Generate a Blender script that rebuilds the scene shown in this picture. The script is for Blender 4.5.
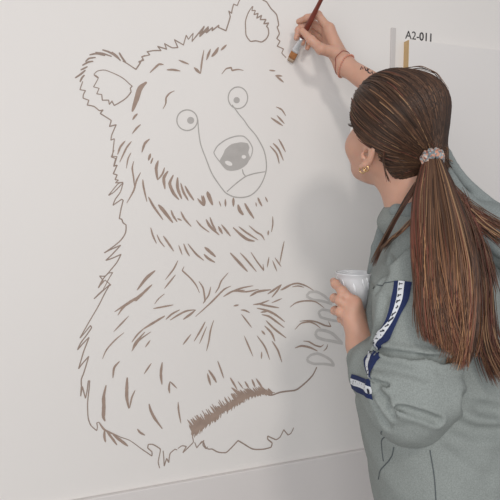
import bpy, math, random
import numpy as np
from mathutils import Vector, Matrix

for o in list(bpy.data.objects):
    bpy.data.objects.remove(o)
scene = bpy.context.scene
COL = scene.collection

# ------------------------------------------------------------------ camera
cam_data = bpy.data.cameras.new('camera')
cam_data.sensor_width = 36.0
cam_data.lens = 36.0 * 520.0 / 500.0
cam_data.clip_start = 0.05
cam = bpy.data.objects.new('camera', cam_data)
COL.objects.link(cam)
cam.location = (0.0, -1.29, 1.36)
cam.rotation_euler = (math.radians(90 - 5.5), 0, math.radians(-19))
scene.camera = cam

# ------------------------------------------------------------------ light
scene.view_settings.view_transform = 'Standard'
scene.view_settings.look = 'None'
scene.view_settings.gamma = 1.0
scene.view_settings.use_curve_mapping = False
scene.view_settings.exposure = 0.13

world = bpy.data.worlds.new('world')
scene.world = world
world.use_nodes = True
bg = world.node_tree.nodes['Background']
bg.inputs['Color'].default_value = (0.95, 0.97, 1.0, 1)
bg.inputs['Strength'].default_value = 0.44


def area_light(name, loc, target, size, power, color, size_y=None):
    d = bpy.data.lights.new(name, 'AREA')
    d.energy = power
    d.color = color
    d.size = size
    if size_y:
        d.shape = 'RECTANGLE'
        d.size_y = size_y
    ob = bpy.data.objects.new(name, d)
    COL.objects.link(ob)
    ob.location = loc
    v = Vector(target) - Vector(loc)
    ob.rotation_euler = v.to_track_quat('-Z', 'Y').to_euler()
    return ob


area_light('ceiling_light', (0.17, -2.5, 2.52), (0.6, 0.0, 1.2), 0.28, 13.5, (1.0, 0.955, 0.91), 0.28)
area_light('fill_light', (-1.3, -3.1, 1.35), (0.35, 0.0, 1.05), 2.4, 48, (0.98, 0.99, 1.0), 1.9)  # broad soft fill lamp added from the left, no window built


# ------------------------------------------------------------------ helpers
def nodes_of(m):
    m.use_nodes = True
    nt = m.node_tree
    return nt, nt.nodes, nt.links, nt.nodes['Principled BSDF']


def mat(name, color, rough=0.6, vary=0.0, scale=20.0, bump=0.0, bump_scale=200.0, metal=0.0, spec=0.5, stretch=(1, 1, 1), sss=0.0):
    m = bpy.data.materials.new(name)
    nt, N, L, P = nodes_of(m)
    P.inputs['Base Color'].default_value = (*color, 1)
    P.inputs['Roughness'].default_value = rough
    P.inputs['Metallic'].default_value = metal
    P.inputs['Specular IOR Level'].default_value = spec
    if sss:
        P.inputs['Subsurface Weight'].default_value = sss
        P.inputs['Subsurface Radius'].default_value = (0.012, 0.004, 0.002)
        P.inputs['Subsurface Scale'].default_value = 0.6
    tc = N.new('ShaderNodeTexCoord')
    mp = N.new('ShaderNodeMapping')
    mp.inputs['Scale'].default_value = stretch
    L.new(tc.outputs['Object'], mp.inputs['Vector'])
    if vary:
        n = N.new('ShaderNodeTexNoise')
        n.inputs['Scale'].default_value = scale
        n.inputs['Detail'].default_value = 6
        r = N.new('ShaderNodeMapRange')
        r.inputs['From Min'].default_value = 0.3
        r.inputs['From Max'].default_value = 0.7
        r.inputs['To Min'].default_value = 1 - vary
        r.inputs['To Max'].default_value = 1 + vary
        mx = N.new('ShaderNodeMix')
        mx.data_type = 'RGBA'
        mx.blend_type = 'MULTIPLY'
        mx.inputs[0].default_value = 1
        mx.inputs[6].default_value = (*color, 1)
        L.new(mp.outputs[0], n.inputs['Vector'])
        L.new(n.outputs['Fac'], r.inputs['Value'])
        L.new(r.outputs[0], mx.inputs[7])
        L.new(mx.outputs[2], P.inputs['Base Color'])
    if bump:
        n2 = N.new('ShaderNodeTexNoise')
        n2.inputs['Scale'].default_value = bump_scale
        n2.inputs['Detail'].default_value = 4
        b = N.new('ShaderNodeBump')
        b.inputs['Strength'].default_value = bump
        b.inputs['Distance'].default_value = 0.002
        L.new(mp.outputs[0], n2.inputs['Vector'])
        L.new(n2.outputs['Fac'], b.inputs['Height'])
        L.new(b.outputs[0], P.inputs['Normal'])
    return m


def hair_mat(name, rough=0.42):
    m = bpy.data.materials.new(name)
    nt, N, L, P = nodes_of(m)
    a = N.new('ShaderNodeAttribute')
    a.attribute_name = 'Col'
    L.new(a.outputs['Color'], P.inputs['Base Color'])
    P.inputs['Roughness'].default_value = rough
    P.inputs['Specular IOR Level'].default_value = 0.35
    return m


def srgb(r, g, b):
    f = lambda c: (c / 255) / 12.92 if c <= 10 else ((c / 255 + 0.055) / 1.055) ** 2.4
    return (f(r), f(g), f(b))


def mesh_obj(name, verts, faces, material, parent=None, smooth=False):
    me = bpy.data.meshes.new(name)
    me.from_pydata([tuple(map(float, v)) for v in verts], [], [tuple(map(int, f)) for f in faces])
    me.validate()
    me.update()
    if material:
        me.materials.append(material)
    if smooth:
        me.polygons.foreach_set('use_smooth', np.ones(len(me.polygons), dtype=bool))
    ob = bpy.data.objects.new(name, me)
    COL.objects.link(ob)
    if parent:
        ob.parent = parent
        ob.matrix_parent_inverse = inverse_of(parent)
    return ob


def inverse_of(parent):
    # parts keep world coordinates: only the thing's Empty carries an offset
    return Matrix.Translation(-Vector(parent.location)) if parent.type == 'EMPTY' else Matrix()


def fast_mesh(name, V, Fq, material, parent=None, col=None):
    """Quads or triangles straight from numpy arrays, smooth shaded."""
    me = bpy.data.meshes.new(name)
    V = np.asarray(V, dtype=np.float32)
    Fq = np.asarray(Fq, dtype=np.int32)
    k = Fq.shape[1]
    me.vertices.add(len(V))
    me.vertices.foreach_set('co', V.ravel())
    me.loops.add(Fq.size)
    me.loops.foreach_set('vertex_index', Fq.ravel())
    me.polygons.add(len(Fq))
    me.polygons.foreach_set('loop_start', np.arange(0, Fq.size, k, dtype=np.int32))
    me.polygons.foreach_set('loop_total', np.full(len(Fq), k, dtype=np.int32))
    me.polygons.foreach_set('use_smooth', np.ones(len(Fq), dtype=bool))
    me.update(calc_edges=True)
    if col is not None:
        at_ = me.attributes.new('Col', 'FLOAT_COLOR', 'POINT')
        c4 = np.ones((len(V), 4), dtype=np.float32)
        c4[:, :3] = col
        at_.data.foreach_set('color', c4.ravel())
    me.materials.append(material)
    ob = bpy.data.objects.new(name, me)
    COL.objects.link(ob)
    if parent:
        ob.parent = parent
        ob.matrix_parent_inverse = inverse_of(parent)
    return ob


def empty(name, loc):
    o = bpy.data.objects.new(name, None)
    COL.objects.link(o)
    o.location = loc
    o.empty_display_size = 0.05
    return o


def tag(o, label, cat, group=None):
    o['label'] = label
    o['category'] = cat
    if group:
        o['group'] = group
    return o


def structure(o):
    o['kind'] = 'structure'
    return o


def box_mesh(x0, x1, y0, y1, z0, z1):
    v = [(x, y, z) for x in (x0, x1) for y in (y0, y1) for z in (z0, z1)]
    f = [(0, 1, 3, 2), (4, 6, 7, 5), (0, 4, 5, 1), (2, 3, 7, 6), (0, 2, 6, 4), (1, 5, 7, 3)]
    return v, f


def box(name, x0, x1, y0, y1, z0, z1, m, parent=None, bevel=0.0):
    o = mesh_obj(name, *box_mesh(x0, x1, y0, y1, z0, z1), m, parent)
    if bevel:
        md = o.modifiers.new('bevel', 'BEVEL')
        md.width = bevel
        md.segments = 2
    return o


def tube(path, radii, n=10, caps=True):
    """Verts and faces of a round tube along a path (list of 3D points)."""
    P = [Vector(p) for p in path]
    if not hasattr(radii, '__len__'):
        radii = [radii] * len(P)
    V, Fc = [], []
    up = Vector((0.13, 0.31, 0.94)).normalized()
    for i, p in enumerate(P):
        tdir = (P[min(i + 1, len(P) - 1)] - P[max(i - 1, 0)]).normalized()
        a = tdir.cross(up)
        if a.length < 1e-4:
            a = tdir.cross(Vector((1, 0, 0)))
        a.normalize()
        b = tdir.cross(a)
        for k in range(n):
            t = 2 * math.pi * k / n
            V.append(p + (a * math.cos(t) + b * math.sin(t)) * radii[i])
    for i in range(len(P) - 1):
        for k in range(n):
            Fc.append((i * n + k, i * n + (k + 1) % n, (i + 1) * n + (k + 1) % n, (i + 1) * n + k))
    if caps:
        Fc.append(tuple(range(n))[::-1])
        Fc.append(tuple((len(P) - 1) * n + k for k in range(n)))
    return V, Fc


def join(parts):
    V, Fc = [], []
    for v, f in parts:
        b = len(V)
        V += list(v)
        Fc += [tuple(i + b for i in q) for q in f]
    return V, Fc


# ------------------------------------------------------------------ materials
M_WALL = mat('white_wall_paint', srgb(225, 220, 216), 0.75, 0.012, 1.6, 0.05, 90)
M_DADO = mat('white_board_paint', srgb(216, 210, 207), 0.6, 0.012, 2.0)
M_DOOR = mat('white_laminate', srgb(224, 219, 216), 0.5, 0.008, 3.0)
M_WOOD = mat('raw_wood_edge', srgb(196, 164, 118), 0.6, 0.12, 30, 0.1, 150, stretch=(1, 1, 0.08))
M_GAPSHADE = mat('grey_gap_shade', srgb(199, 193, 190), 0.7)  # grey chosen as the shade of a narrow gap
M_FLOOR = mat('grey_vinyl_floor', srgb(150, 146, 142), 0.5, 0.06, 8)
M_CEIL = mat('white_ceiling', srgb(235, 233, 230), 0.8)
M_BROWN = mat('brown_paint', srgb(158, 137, 124), 0.75, 0.10, 60)
M_BROWNLINE = mat('brown_line_paint', srgb(150, 132, 121), 0.75, 0.10, 60)
M_GREYLINE = mat('grey_line_paint', srgb(170, 165, 160), 0.75, 0.06, 60)
M_GREYFILL = mat('grey_paint', srgb(176, 171, 167), 0.75, 0.05, 40)
M_CLAW = mat('claw_grey_paint', srgb(196, 191, 187), 0.75, 0.06, 40)
M_WHITEPAINT = mat('white_dab_paint', srgb(226, 221, 217), 0.7)
M_BLACK = mat('black_lettering', srgb(58, 56, 57), 0.6)

# ------------------------------------------------------------------ the room
structure(box('wall_back', -2.6, 3.2, 0.0, 0.12, 0.0, 2.8, M_WALL))
structure(box('floor', -2.6, 3.2, -4.2, 0.12, -0.05, 0.0, M_FLOOR))
dado = structure(box('trim_1', -2.6, 0.885, -0.012, 0.0, 0.0, 0.627, M_DADO, bevel=0.0025))
structure(box('shadow_gap_strip', 0.858, 0.873, -0.004, 0.0, 0.627, 1.837, M_GAPSHADE, bevel=0.0015))  # thin grey strip standing in for a vertical shadow gap
door = structure(box('door_1', 0.9040, 1.80, -0.0225, -0.0002, 0.012, 1.8025, M_DOOR, bevel=0.0006))
edge = box('door_edge', 0.9026, 0.9040, -0.0224, -0.0002, 0.012, 1.8025, M_WOOD, bevel=0.0003)
edge.parent = door
edge['label'] = 'raw wood coloured left edge'

# room number on the wall, just above the door
def text_mesh(name, body, size, loc, m, bold=0.0, parent=None):
    cu = bpy.data.curves.new(name + '_curve', 'FONT')
    cu.body = body
    cu.size = size
    cu.extrude = 0.0004
    cu.offset = bold
    tmp = bpy.data.objects.new(name + '_tmp', cu)
    COL.objects.link(tmp)
    dg = bpy.context.evaluated_depsgraph_get()
    dg.update()
    me = bpy.data.meshes.new_from_object(tmp.evaluated_get(dg))
    bpy.data.objects.remove(tmp)
    bpy.data.curves.remove(cu)
    me.materials.clear()
    me.materials.append(m)
    rot = Matrix.Rotation(math.radians(90), 4, 'X')
    me.transform(Matrix.Translation(loc) @ rot)
    ob = bpy.data.objects.new(name, me)
    COL.objects.link(ob)
    if parent:
        ob.parent = parent
        ob.matrix_parent_inverse = inverse_of(parent)
    return ob

sign = tag(empty('room_number', (0.9058, -0.0006, 1.8115)), 'black room number lettering A2-011 on the wall above the white door', 'sign')
text_mesh('lettering', 'A2-', 0.0315, (0.9062, -0.0006, 1.8125), M_BLACK, 0.0, sign)
text_mesh('bold_lettering', '011', 0.0315, (0.9528, -0.0006, 1.8125), M_BLACK, 0.0005, sign)

# ------------------------------------------------------------------ the bear
# every stroke: (brush width in mm, path over the wall as (x, z) in mm)
EAR_ROUND = [
    (4.1, [(19.3,1638.4),(31.8,1647.8),(42.9,1658.1)]),
    (3.9, [(29.8,1630.4),(34.7,1640.2),(40.4,1646.9)]),
    (3.7, [(32.1,1657.2),(47.7,1666.3)]),
    (3.9, [(36.1,1667.9),(49.6,1676.5),(60.5,1679.3)]),
    (3.7, [(43.4,1676.9),(51.4,1684.8),(66.3,1688.3)]),
    (3.9, [(52.5,1692.7),(67.2,1696.9),(87.5,1694.2)]),
    (3.7, [(65.7,1699.9),(82.9,1698.6),(102.3,1693.6)]),
    (4.7, [(81.5,1706.9),(95.6,1703.5),(106.5,1698.1),(122.2,1686.7)]),
    (3.5, [(102.6,1704.1),(114.4,1695.6),(122.2,1685.1)]),
    (4.7, [(119.4,1704.0),(125.6,1693.4),(135.0,1681.4)]),
    (2.6, [(61.2,1650.1),(69.3,1657.9),(85.0,1661.4),(107.1,1655.1),(127.7,1645.5),(142.0,1633.6),(147.8,1629.1),(143.4,1624.0),(144.9,1615.9),(134.8,1602.3),(121.6,1591.8),(105.3,1581.7),(99.8,1592.1),(100.7,1591.5),(94.1,1583.7),(92.8,1593.3),(78.5,1592.4),(77.3,1605.1),(66.3,1606.0),(72.0,1619.1),(59.5,1621.4),(70.4,1641.2),(61.2,1650.1)]),
    (4.2, [(61.2,1649.1),(71.3,1642.3)]),
]
FUR_OUTLINE = [
    (3.1, [(127.0,1685.5),(138.2,1680.0),(157.5,1668.7),(167.6,1684.1),(164.4,1687.1),(176.0,1691.3),(172.2,1699.0),(179.5,1702.9)]),
    (2.8, [(36.0,1632.4),(29.3,1613.1),(41.5,1611.7),(36.6,1602.5),(35.8,1594.5),(48.1,1590.5),(44.6,1579.2),(59.2,1576.9),(71.5,1567.9),(79.5,1570.0),(73.0,1561.6),(97.4,1546.7),(93.2,1532.5),(108.7,1537.5),(97.8,1512.6),(95.6,1501.0),(103.7,1504.6),(98.2,1462.8),(108.9,1463.1),(101.2,1438.8)]),
    (2.9, [(102.3,1478.1),(95.5,1461.5),(105.7,1458.5),(100.7,1440.2),(108.6,1442.7),(99.3,1422.0),(108.0,1419.5),(103.2,1408.2),(110.4,1407.3),(103.7,1400.5),(121.7,1402.4)]),
    (2.9, [(121.7,1402.4),(110.2,1399.0),(86.7,1370.5),(99.9,1378.9),(121.7,1401.7),(114.6,1379.0),(102.8,1362.2),(96.5,1347.2),(117.5,1361.6),(120.7,1358.9),(115.3,1338.7),(110.8,1315.2),(116.4,1313.4),(119.5,1304.9),(126.0,1299.7),(124.6,1281.1),(114.2,1264.3),(98.4,1250.4),(73.5,1233.2),(85.7,1239.6),(112.3,1250.7),(92.0,1229.2),(76.9,1215.2),(90.1,1219.1),(112.7,1228.5),(103.0,1210.1),(89.5,1193.5),(74.3,1177.1),(61.3,1177.8),(69.1,1165.5),(57.6,1149.0),(66.9,1167.3),(82.0,1183.6),(91.9,1184.9),(81.6,1168.2),(68.5,1143.3)]),
    (2.9, [(69.0,1167.7),(57.1,1149.5),(73.9,1167.4),(86.7,1154.8),(65.0,1140.5),(46.7,1122.8),(61.6,1135.6),(85.1,1156.6),(73.1,1136.6),(57.6,1106.7),(33.8,1067.2),(11.9,1029.5),(23.5,1042.2),(36.8,1058.3),(39.3,1053.0),(28.1,1036.7),(13.1,1017.3),(5.6,1001.5),(19.5,1016.8),(32.8,1029.4),(27.5,1016.0),(19.5,996.0),(6.4,954.0),(14.8,965.3),(30.8,982.8),(26.1,967.6),(17.3,940.7),(12.0,927.3),(11.5,909.9),(9.2,885.7),(13.8,909.6),(20.3,879.0),(24.0,894.3),(28.1,922.0),(31.3,921.6),(29.1,900.8),(25.0,869.5),(24.4,848.4),(25.4,827.0),(31.4,808.3),(44.2,793.9),(46.1,802.6),(44.8,813.5),(49.8,814.6),(62.5,792.9),(99.2,769.3),(122.9,756.4),(160.7,720.8)]),
    (3.1, [(148.3,732.6),(177.9,706.1),(178.1,716.6),(167.7,729.5),(169.6,738.5),(180.3,736.8),(199.7,720.6),(193.7,687.6),(197.1,670.0)]),
    (3.1, [(206.8,715.6),(208.3,692.7),(208.7,673.7),(215.6,693.4),(220.8,681.1),(224.8,705.1),(237.8,714.4),(243.3,711.6)]),
    (3.1, [(245.2,715.1),(256.3,720.9),(267.4,717.2),(257.9,701.6),(286.2,725.7),(284.5,741.3)]),
    (3.2, [(289.9,725.2),(295.4,708.9),(308.8,724.1),(312.6,721.6),(314.5,727.1),(312.5,713.9),(320.1,703.0),(325.1,707.2)]),
    (3.6, [(304.4,717.9),(312.6,724.9),(320.6,704.3),(328.8,700.2),(337.0,698.9),(353.5,687.8),(375.8,683.0),(392.7,695.5),(409.8,710.8),(426.9,698.5),(452.9,680.1),(485.1,674.9),(505.8,677.3),(508.8,688.4),(495.7,702.0),(495.6,710.7),(520.7,696.4),(532.6,702.1),(543.4,721.9),(556.8,704.2),(565.9,708.7),(573.7,723.2)]),
    (2.9, [(167.4,1683.8),(174.2,1695.7),(170.9,1698.7),(190.9,1705.3),(184.4,1711.8),(201.1,1715.9),(217.8,1717.4),(209.6,1726.5),(231.4,1721.9),(226.5,1734.5),(245.1,1726.5),(258.8,1728.4),(250.5,1746.0),(272.6,1735.6),(279.8,1759.4),(284.9,1750.0),(297.3,1766.1),(293.6,1745.8)]),
    (3.5, [(293.6,1745.8),(325.6,1785.5),(313.0,1759.3),(336.2,1781.6),(327.2,1770.7),(339.7,1778.7)]),
    (3.2, [(312.5,1764.7),(316.1,1771.7),(314.3,1759.9),(323.3,1784.1),(317.8,1766.9),(335.7,1785.4),(330.3,1769.8),(346.4,1784.8),(344.5,1776.3),(362.6,1791.5),(360.7,1786.3),(380.6,1780.0),(391.7,1814.8),(388.1,1827.9),(395.4,1823.6),(397.2,1833.9),(400.9,1846.1),(410.1,1843.8),(416.3,1858.0)]),
    (4.7, [(643.2,891.0),(631.7,869.9),(612.4,851.8),(586.8,834.7),(575.7,831.2),(533.5,831.1),(504.1,826.0),(482.3,836.7)]),
]
FUR_STROKES = [
    (11.9, [(182.3,1641.3),(166.4,1625.5),(157.7,1600.5),(146.5,1569.7)]),
    (3.9, [(147.5,1452.9),(143.9,1436.1),(146.7,1412.7),(147.9,1392.6)]),
    (4.1, [(163.7,1426.4),(153.2,1406.1),(146.1,1382.5),(128.8,1352.1)]),
    (4.6, [(168.4,1409.7),(169.7,1392.8),(177.4,1355.4)]),
    (5.4, [(168.7,1136.3),(144.3,1116.7),(116.9,1099.3),(101.4,1078.7)]),
    (5.9, [(159.9,1128.0),(142.5,1111.6)]),
    (3.7, [(128.2,1075.7),(90.4,1038.3)]),
    (3.4, [(115.5,1034.5),(94.9,1018.7),(72.7,995.1),(62.2,972.6)]),
    (4.0, [(166.9,1042.6),(149.3,1028.1),(133.5,1008.1)]),
    (5.0, [(166.7,1032.0),(142.0,1005.6),(134.8,988.4)]),
    (6.6, [(173.0,845.3),(176.6,828.3),(186.8,804.7),(206.0,774.0)]),
    (4.4, [(247.6,840.4),(248.4,818.5),(254.1,782.0)]),
    (4.8, [(190.1,1663.6),(212.3,1684.9),(223.4,1685.2)]),
    (4.9, [(230.7,1673.3),(246.0,1674.8),(264.2,1673.3)]),
    (4.9, [(260.1,1698.8),(286.0,1691.0)]),
    (6.9, [(298.2,1684.6),(314.6,1670.8)]),
    (4.2, [(314.6,1670.8),(317.7,1696.3),(323.7,1728.7)]),
    (5.4, [(339.3,1730.1),(330.2,1706.7)]),
    (5.4, [(340.6,1732.4),(329.7,1704.5)]),
    (7.0, [(361.2,1738.3),(353.2,1725.1),(343.0,1714.0)]),
    (5.5, [(382.3,1746.3),(366.9,1731.4)]),
    (4.8, [(159.1,1565.6),(153.1,1559.7),(147.0,1550.5)]),
    (4.1, [(165.9,1540.6),(156.5,1531.9),(145.6,1518.2)]),
    (5.3, [(187.0,1507.2),(175.1,1496.1),(167.3,1474.2)]),
    (4.5, [(128.8,1500.4),(117.1,1485.9),(110.2,1467.6)]),
    (3.8, [(143.6,1500.0),(131.7,1484.7),(114.6,1449.5)]),
    (3.1, [(142.0,1473.4),(134.4,1458.3),(130.0,1434.9)]),
    (6.1, [(188.3,1472.4),(182.9,1455.4)]),
    (3.9, [(193.9,1462.4),(187.9,1447.1)]),
    (7.3, [(206.7,1456.0),(201.3,1437.3),(204.2,1408.4)]),
    (4.4, [(204.2,1408.4),(216.5,1423.9),(221.9,1439.4)]),
    (7.4, [(230.4,1431.0),(219.7,1413.7),(222.1,1386.4)]),
    (7.7, [(243.4,1421.6),(234.1,1400.2),(243.5,1376.1),(256.6,1360.6)]),
    (7.5, [(253.9,1415.9),(253.5,1390.0),(263.7,1362.3)]),
    (5.5, [(261.4,1402.2),(268.2,1379.7),(280.4,1358.1)]),
    (6.0, [(271.9,1395.4),(282.4,1376.3),(294.7,1358.8)]),
    (5.1, [(303.8,1364.1),(318.9,1344.7)]),
    (6.1, [(318.4,1371.2),(321.9,1355.3),(321.0,1344.7)]),
    (7.6, [(329.4,1381.8),(340.2,1358.8)]),
    (5.4, [(181.3,1367.4),(192.8,1345.1),(216.4,1310.5)]),
    (8.9, [(204.9,1348.5),(216.8,1334.7),(240.7,1303.2)]),
    (5.0, [(236.2,1335.1),(241.2,1321.1),(251.6,1305.3)]),
    (4.0, [(251.7,1314.0),(263.0,1308.6)]),
    (5.0, [(260.8,1331.4),(269.4,1313.8),(287.1,1293.1)]),
    (4.1, [(299.9,1309.2),(312.5,1293.8),(334.3,1277.3)]),
    (4.0, [(185.3,1292.4),(190.1,1273.3),(199.0,1252.3)]),
    (3.5, [(200.4,1274.8),(207.1,1259.0),(219.0,1243.0)]),
    (5.0, [(216.0,1271.0),(227.9,1253.2),(241.7,1231.7)]),
    (3.3, [(254.3,1247.2),(262.9,1222.1)]),
    (4.6, [(266.9,1250.4),(273.8,1232.4),(281.9,1217.9)]),
    (4.6, [(277.6,1250.1),(299.0,1222.7),(319.0,1205.8)]),
    (7.7, [(321.1,1239.9),(334.0,1228.7),(350.6,1213.7)]),
    (6.2, [(319.1,1222.0),(330.1,1210.8),(348.6,1199.2)]),
    (4.0, [(252.0,1208.3),(241.1,1187.5),(219.5,1160.8)]),
    (5.6, [(314.2,1371.4),(321.3,1346.7)]),
    (5.1, [(310.5,1359.1),(319.4,1344.9)]),
    (10.2, [(328.9,1380.3),(334.2,1367.9),(343.3,1346.6)]),
    (3.1, [(360.0,1357.3),(365.5,1343.0)]),
    (5.1, [(376.8,1362.6),(377.5,1342.9)]),
    (7.0, [(398.6,1366.2),(398.6,1342.8)]),
    (9.1, [(410.7,1348.2),(416.4,1331.9),(426.0,1320.9)]),
    (7.3, [(429.1,1351.8),(439.5,1333.5),(455.0,1311.4)]),
    (3.4, [(460.0,1353.6),(462.0,1342.6)]),
    (6.0, [(465.5,1366.3),(470.6,1355.4),(477.7,1343.2)]),
    (4.2, [(486.3,1368.2),(493.4,1354.2)]),
    (6.6, [(325.4,1311.2),(335.5,1293.2),(360.6,1269.7)]),
    (5.1, [(335.7,1316.4),(342.9,1296.6),(352.1,1282.1)]),
    (6.7, [(357.7,1292.8),(368.8,1272.7)]),
    (5.2, [(366.0,1297.0),(378.3,1281.6),(390.7,1266.1)]),
    (7.4, [(397.2,1289.2),(418.2,1269.9),(437.5,1256.5),(457.0,1251.6)]),
    (4.7, [(412.5,1291.2),(433.7,1275.0),(466.8,1254.7)]),
    (4.5, [(440.6,1293.3),(460.9,1276.3),(476.7,1266.7),(484.6,1253.5)]),
    (4.8, [(495.7,1279.4),(494.5,1266.3)]),
    (3.5, [(507.2,1316.7),(508.1,1296.2),(504.2,1274.6)]),
    (6.6, [(389.1,1223.3),(413.9,1196.6),(437.2,1171.5)]),
    (4.5, [(416.7,1222.4),(439.2,1197.5),(461.9,1170.4)]),
    (4.0, [(446.2,1223.3),(462.7,1198.5),(482.6,1173.2),(480.5,1190.3)]),
    (4.3, [(497.7,1208.4),(492.6,1180.4)]),
    (4.0, [(507.8,1198.6),(520.8,1168.5)]),
    (4.1, [(514.6,1205.9),(533.0,1180.5)]),
    (4.0, [(541.5,1250.5),(534.8,1220.4),(528.9,1190.2)]),
    (7.4, [(194.7,1185.2),(173.7,1168.6),(149.2,1138.4)]),
    (6.0, [(186.5,1150.4),(166.1,1132.2),(145.2,1110.6)]),
    (4.9, [(147.1,1121.0),(124.8,1106.7),(94.2,1087.9)]),
    (4.0, [(245.4,1172.3),(231.0,1155.2),(216.6,1138.2)]),
    (2.8, [(217.5,1125.6),(202.2,1114.1),(191.5,1100.6)]),
    (4.3, [(187.8,1089.4),(210.6,1092.2),(239.0,1095.6)]),
    (5.8, [(217.3,1069.1),(192.4,1055.9),(159.1,1037.9)]),
    (4.6, [(255.0,1081.9),(235.1,1072.5),(218.9,1059.3)]),
    (4.8, [(294.9,1079.1),(271.2,1077.2),(249.4,1067.8),(229.5,1056.7)]),
    (4.9, [(294.9,1078.1),(282.0,1067.3),(263.7,1055.9)]),
    (4.7, [(181.5,1031.2),(151.7,1012.3),(142.9,1000.7),(133.0,985.6)]),
    (4.0, [(179.4,1009.9),(166.2,992.4)]),
    (4.5, [(180.8,950.2),(162.1,924.3)]),
    (6.6, [(208.3,949.9),(204.3,920.4),(206.6,891.5)]),
    (5.1, [(227.2,897.5),(224.4,881.2),(226.0,866.2)]),
    (3.9, [(227.2,897.5),(245.0,876.9)]),
    (5.2, [(103.0,963.1),(89.9,948.6),(85.9,922.4)]),
    (8.0, [(120.4,920.2),(119.2,897.0),(118.5,868.2),(123.0,839.4)]),
    (4.0, [(124.8,840.2),(130.5,866.7),(139.5,885.5)]),
    (8.4, [(69.5,906.5),(63.1,878.8),(62.5,854.0),(61.1,825.5),(64.8,814.9)]),
    (5.7, [(62.6,793.4),(62.1,775.5),(64.4,760.6)]),
    (5.7, [(67.5,789.1),(78.8,771.1),(91.9,749.0)]),
    (7.0, [(82.4,777.8),(102.3,758.3),(118.5,741.8)]),
    (5.3, [(142.6,783.4),(149.4,773.1),(161.5,763.9)]),
    (4.7, [(49.8,815.1),(62.6,793.4),(99.2,769.8)]),
    (3.8, [(267.7,1192.7),(262.9,1182.2),(283.6,1161.5),(297.9,1142.7),(306.9,1122.2)]),
    (4.4, [(305.4,1152.4),(316.3,1134.4),(320.8,1101.2),(315.9,1094.2)]),
    (3.9, [(336.7,1136.9),(330.9,1115.3),(317.8,1097.7)]),
    (3.9, [(384.0,1171.3),(365.0,1150.1),(357.3,1132.1),(347.8,1118.7)]),
    (4.4, [(391.5,1135.8),(372.4,1127.6),(338.3,1096.4),(295.3,1060.8)]),
    (4.7, [(370.4,1108.4),(391.5,1119.8),(430.2,1129.9)]),
    (4.2, [(391.5,1120.9),(430.2,1122.4)]),
    (4.1, [(297.3,1079.0),(264.2,1057.7)]),
    (4.8, [(398.3,1082.1),(412.6,1084.1)]),
    (4.6, [(283.3,1015.9),(261.8,990.2)]),
    (4.7, [(321.3,1046.0),(309.2,1024.8),(291.2,996.7)]),
    (3.6, [(324.9,1032.7),(305.2,988.8)]),
    (4.2, [(343.8,1047.9),(335.4,1022.6),(330.3,993.2),(323.7,967.7)]),
    (4.0, [(353.7,938.4),(362.0,914.8),(370.3,889.1)]),
    (6.3, [(328.9,916.5),(340.9,898.1),(350.3,879.9)]),
    (6.3, [(325.8,907.4),(334.3,874.2)]),
    (4.6, [(389.0,888.9),(408.4,851.9)]),
    (3.7, [(402.5,1125.4),(425.7,1129.7),(453.2,1133.0)]),
    (4.0, [(402.5,1121.6),(433.5,1118.0),(469.0,1122.7)]),
    (6.4, [(443.3,1105.3),(465.1,1116.1),(504.3,1119.6)]),
    (5.9, [(493.9,1108.0),(513.3,1119.1),(534.4,1132.1)]),
    (4.9, [(534.4,1132.1),(521.4,1114.8),(506.1,1098.5)]),
    (4.1, [(533.7,1116.0),(546.0,1121.1),(566.6,1131.5),(585.4,1132.5),(604.4,1125.6)]),
    (4.8, [(453.2,1082.0),(473.1,1083.4),(499.2,1091.2)]),
    (4.1, [(505.3,1083.2),(535.9,1093.5)]),
    (5.4, [(465.1,1083.9),(493.2,1076.3),(527.8,1068.2)]),
    (6.0, [(463.1,1071.9),(493.2,1062.9),(517.7,1049.6),(544.6,1028.2)]),
    (4.9, [(473.9,1059.7),(497.3,1061.5)]),
    (5.4, [(477.2,1053.3),(497.3,1047.2),(517.8,1032.2),(543.4,1011.9)]),
    (5.4, [(489.3,1036.3),(513.8,1011.2),(549.0,982.8)]),
    (5.4, [(485.3,1022.0),(505.7,1000.2),(516.0,976.0)]),
    (4.9, [(476.5,1009.6),(487.4,997.1)]),
    (4.3, [(417.9,1070.1),(429.6,1068.1),(443.3,1060.7)]),
    (4.0, [(419.8,1058.6),(449.3,1019.5)]),
    (4.3, [(427.3,999.8),(452.6,940.4)]),
    (4.3, [(463.5,996.6),(486.6,963.6),(500.7,926.6)]),
    (4.9, [(507.0,977.8),(524.1,951.2),(536.6,915.7)]),
    (4.1, [(477.4,951.2),(476.5,930.9)]),
    (4.4, [(530.2,1116.7),(554.8,1128.0),(579.7,1132.5),(605.0,1125.3),(630.8,1110.2)]),
    (3.3, [(565.2,1123.6),(584.0,1125.3),(600.9,1120.5)]),
    (4.4, [(559.4,1067.7),(576.0,1078.3),(601.3,1082.5),(635.5,1078.4),(663.9,1058.6)]),
    (4.5, [(574.6,1003.9),(593.4,1020.2),(619.0,1022.1),(636.3,1014.8),(653.9,1001.4)]),
    (4.5, [(589.1,1026.4),(614.7,1026.4),(640.6,1020.5),(666.9,1008.4),(685.5,1003.7),(677.7,1019.6)]),
    (4.5, [(600.4,969.5),(617.5,966.0),(637.1,954.1),(654.6,948.5),(664.2,953.7)]),
    (5.9, [(575.1,952.0),(594.1,956.1),(619.9,949.7),(645.2,936.5)]),
    (3.4, [(676.6,953.7),(673.2,942.7),(663.6,934.7)]),
    (3.9, [(483.5,836.5),(516.4,832.4)]),
    (4.8, [(387.8,888.7),(405.4,857.8)]),
    (3.2, [(409.3,876.6),(425.1,853.4)]),
    (5.4, [(429.1,874.3),(441.0,853.4)]),
    (5.4, [(449.0,877.8),(459.1,853.2)]),
    (5.5, [(461.1,878.4),(481.4,846.6)]),
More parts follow.
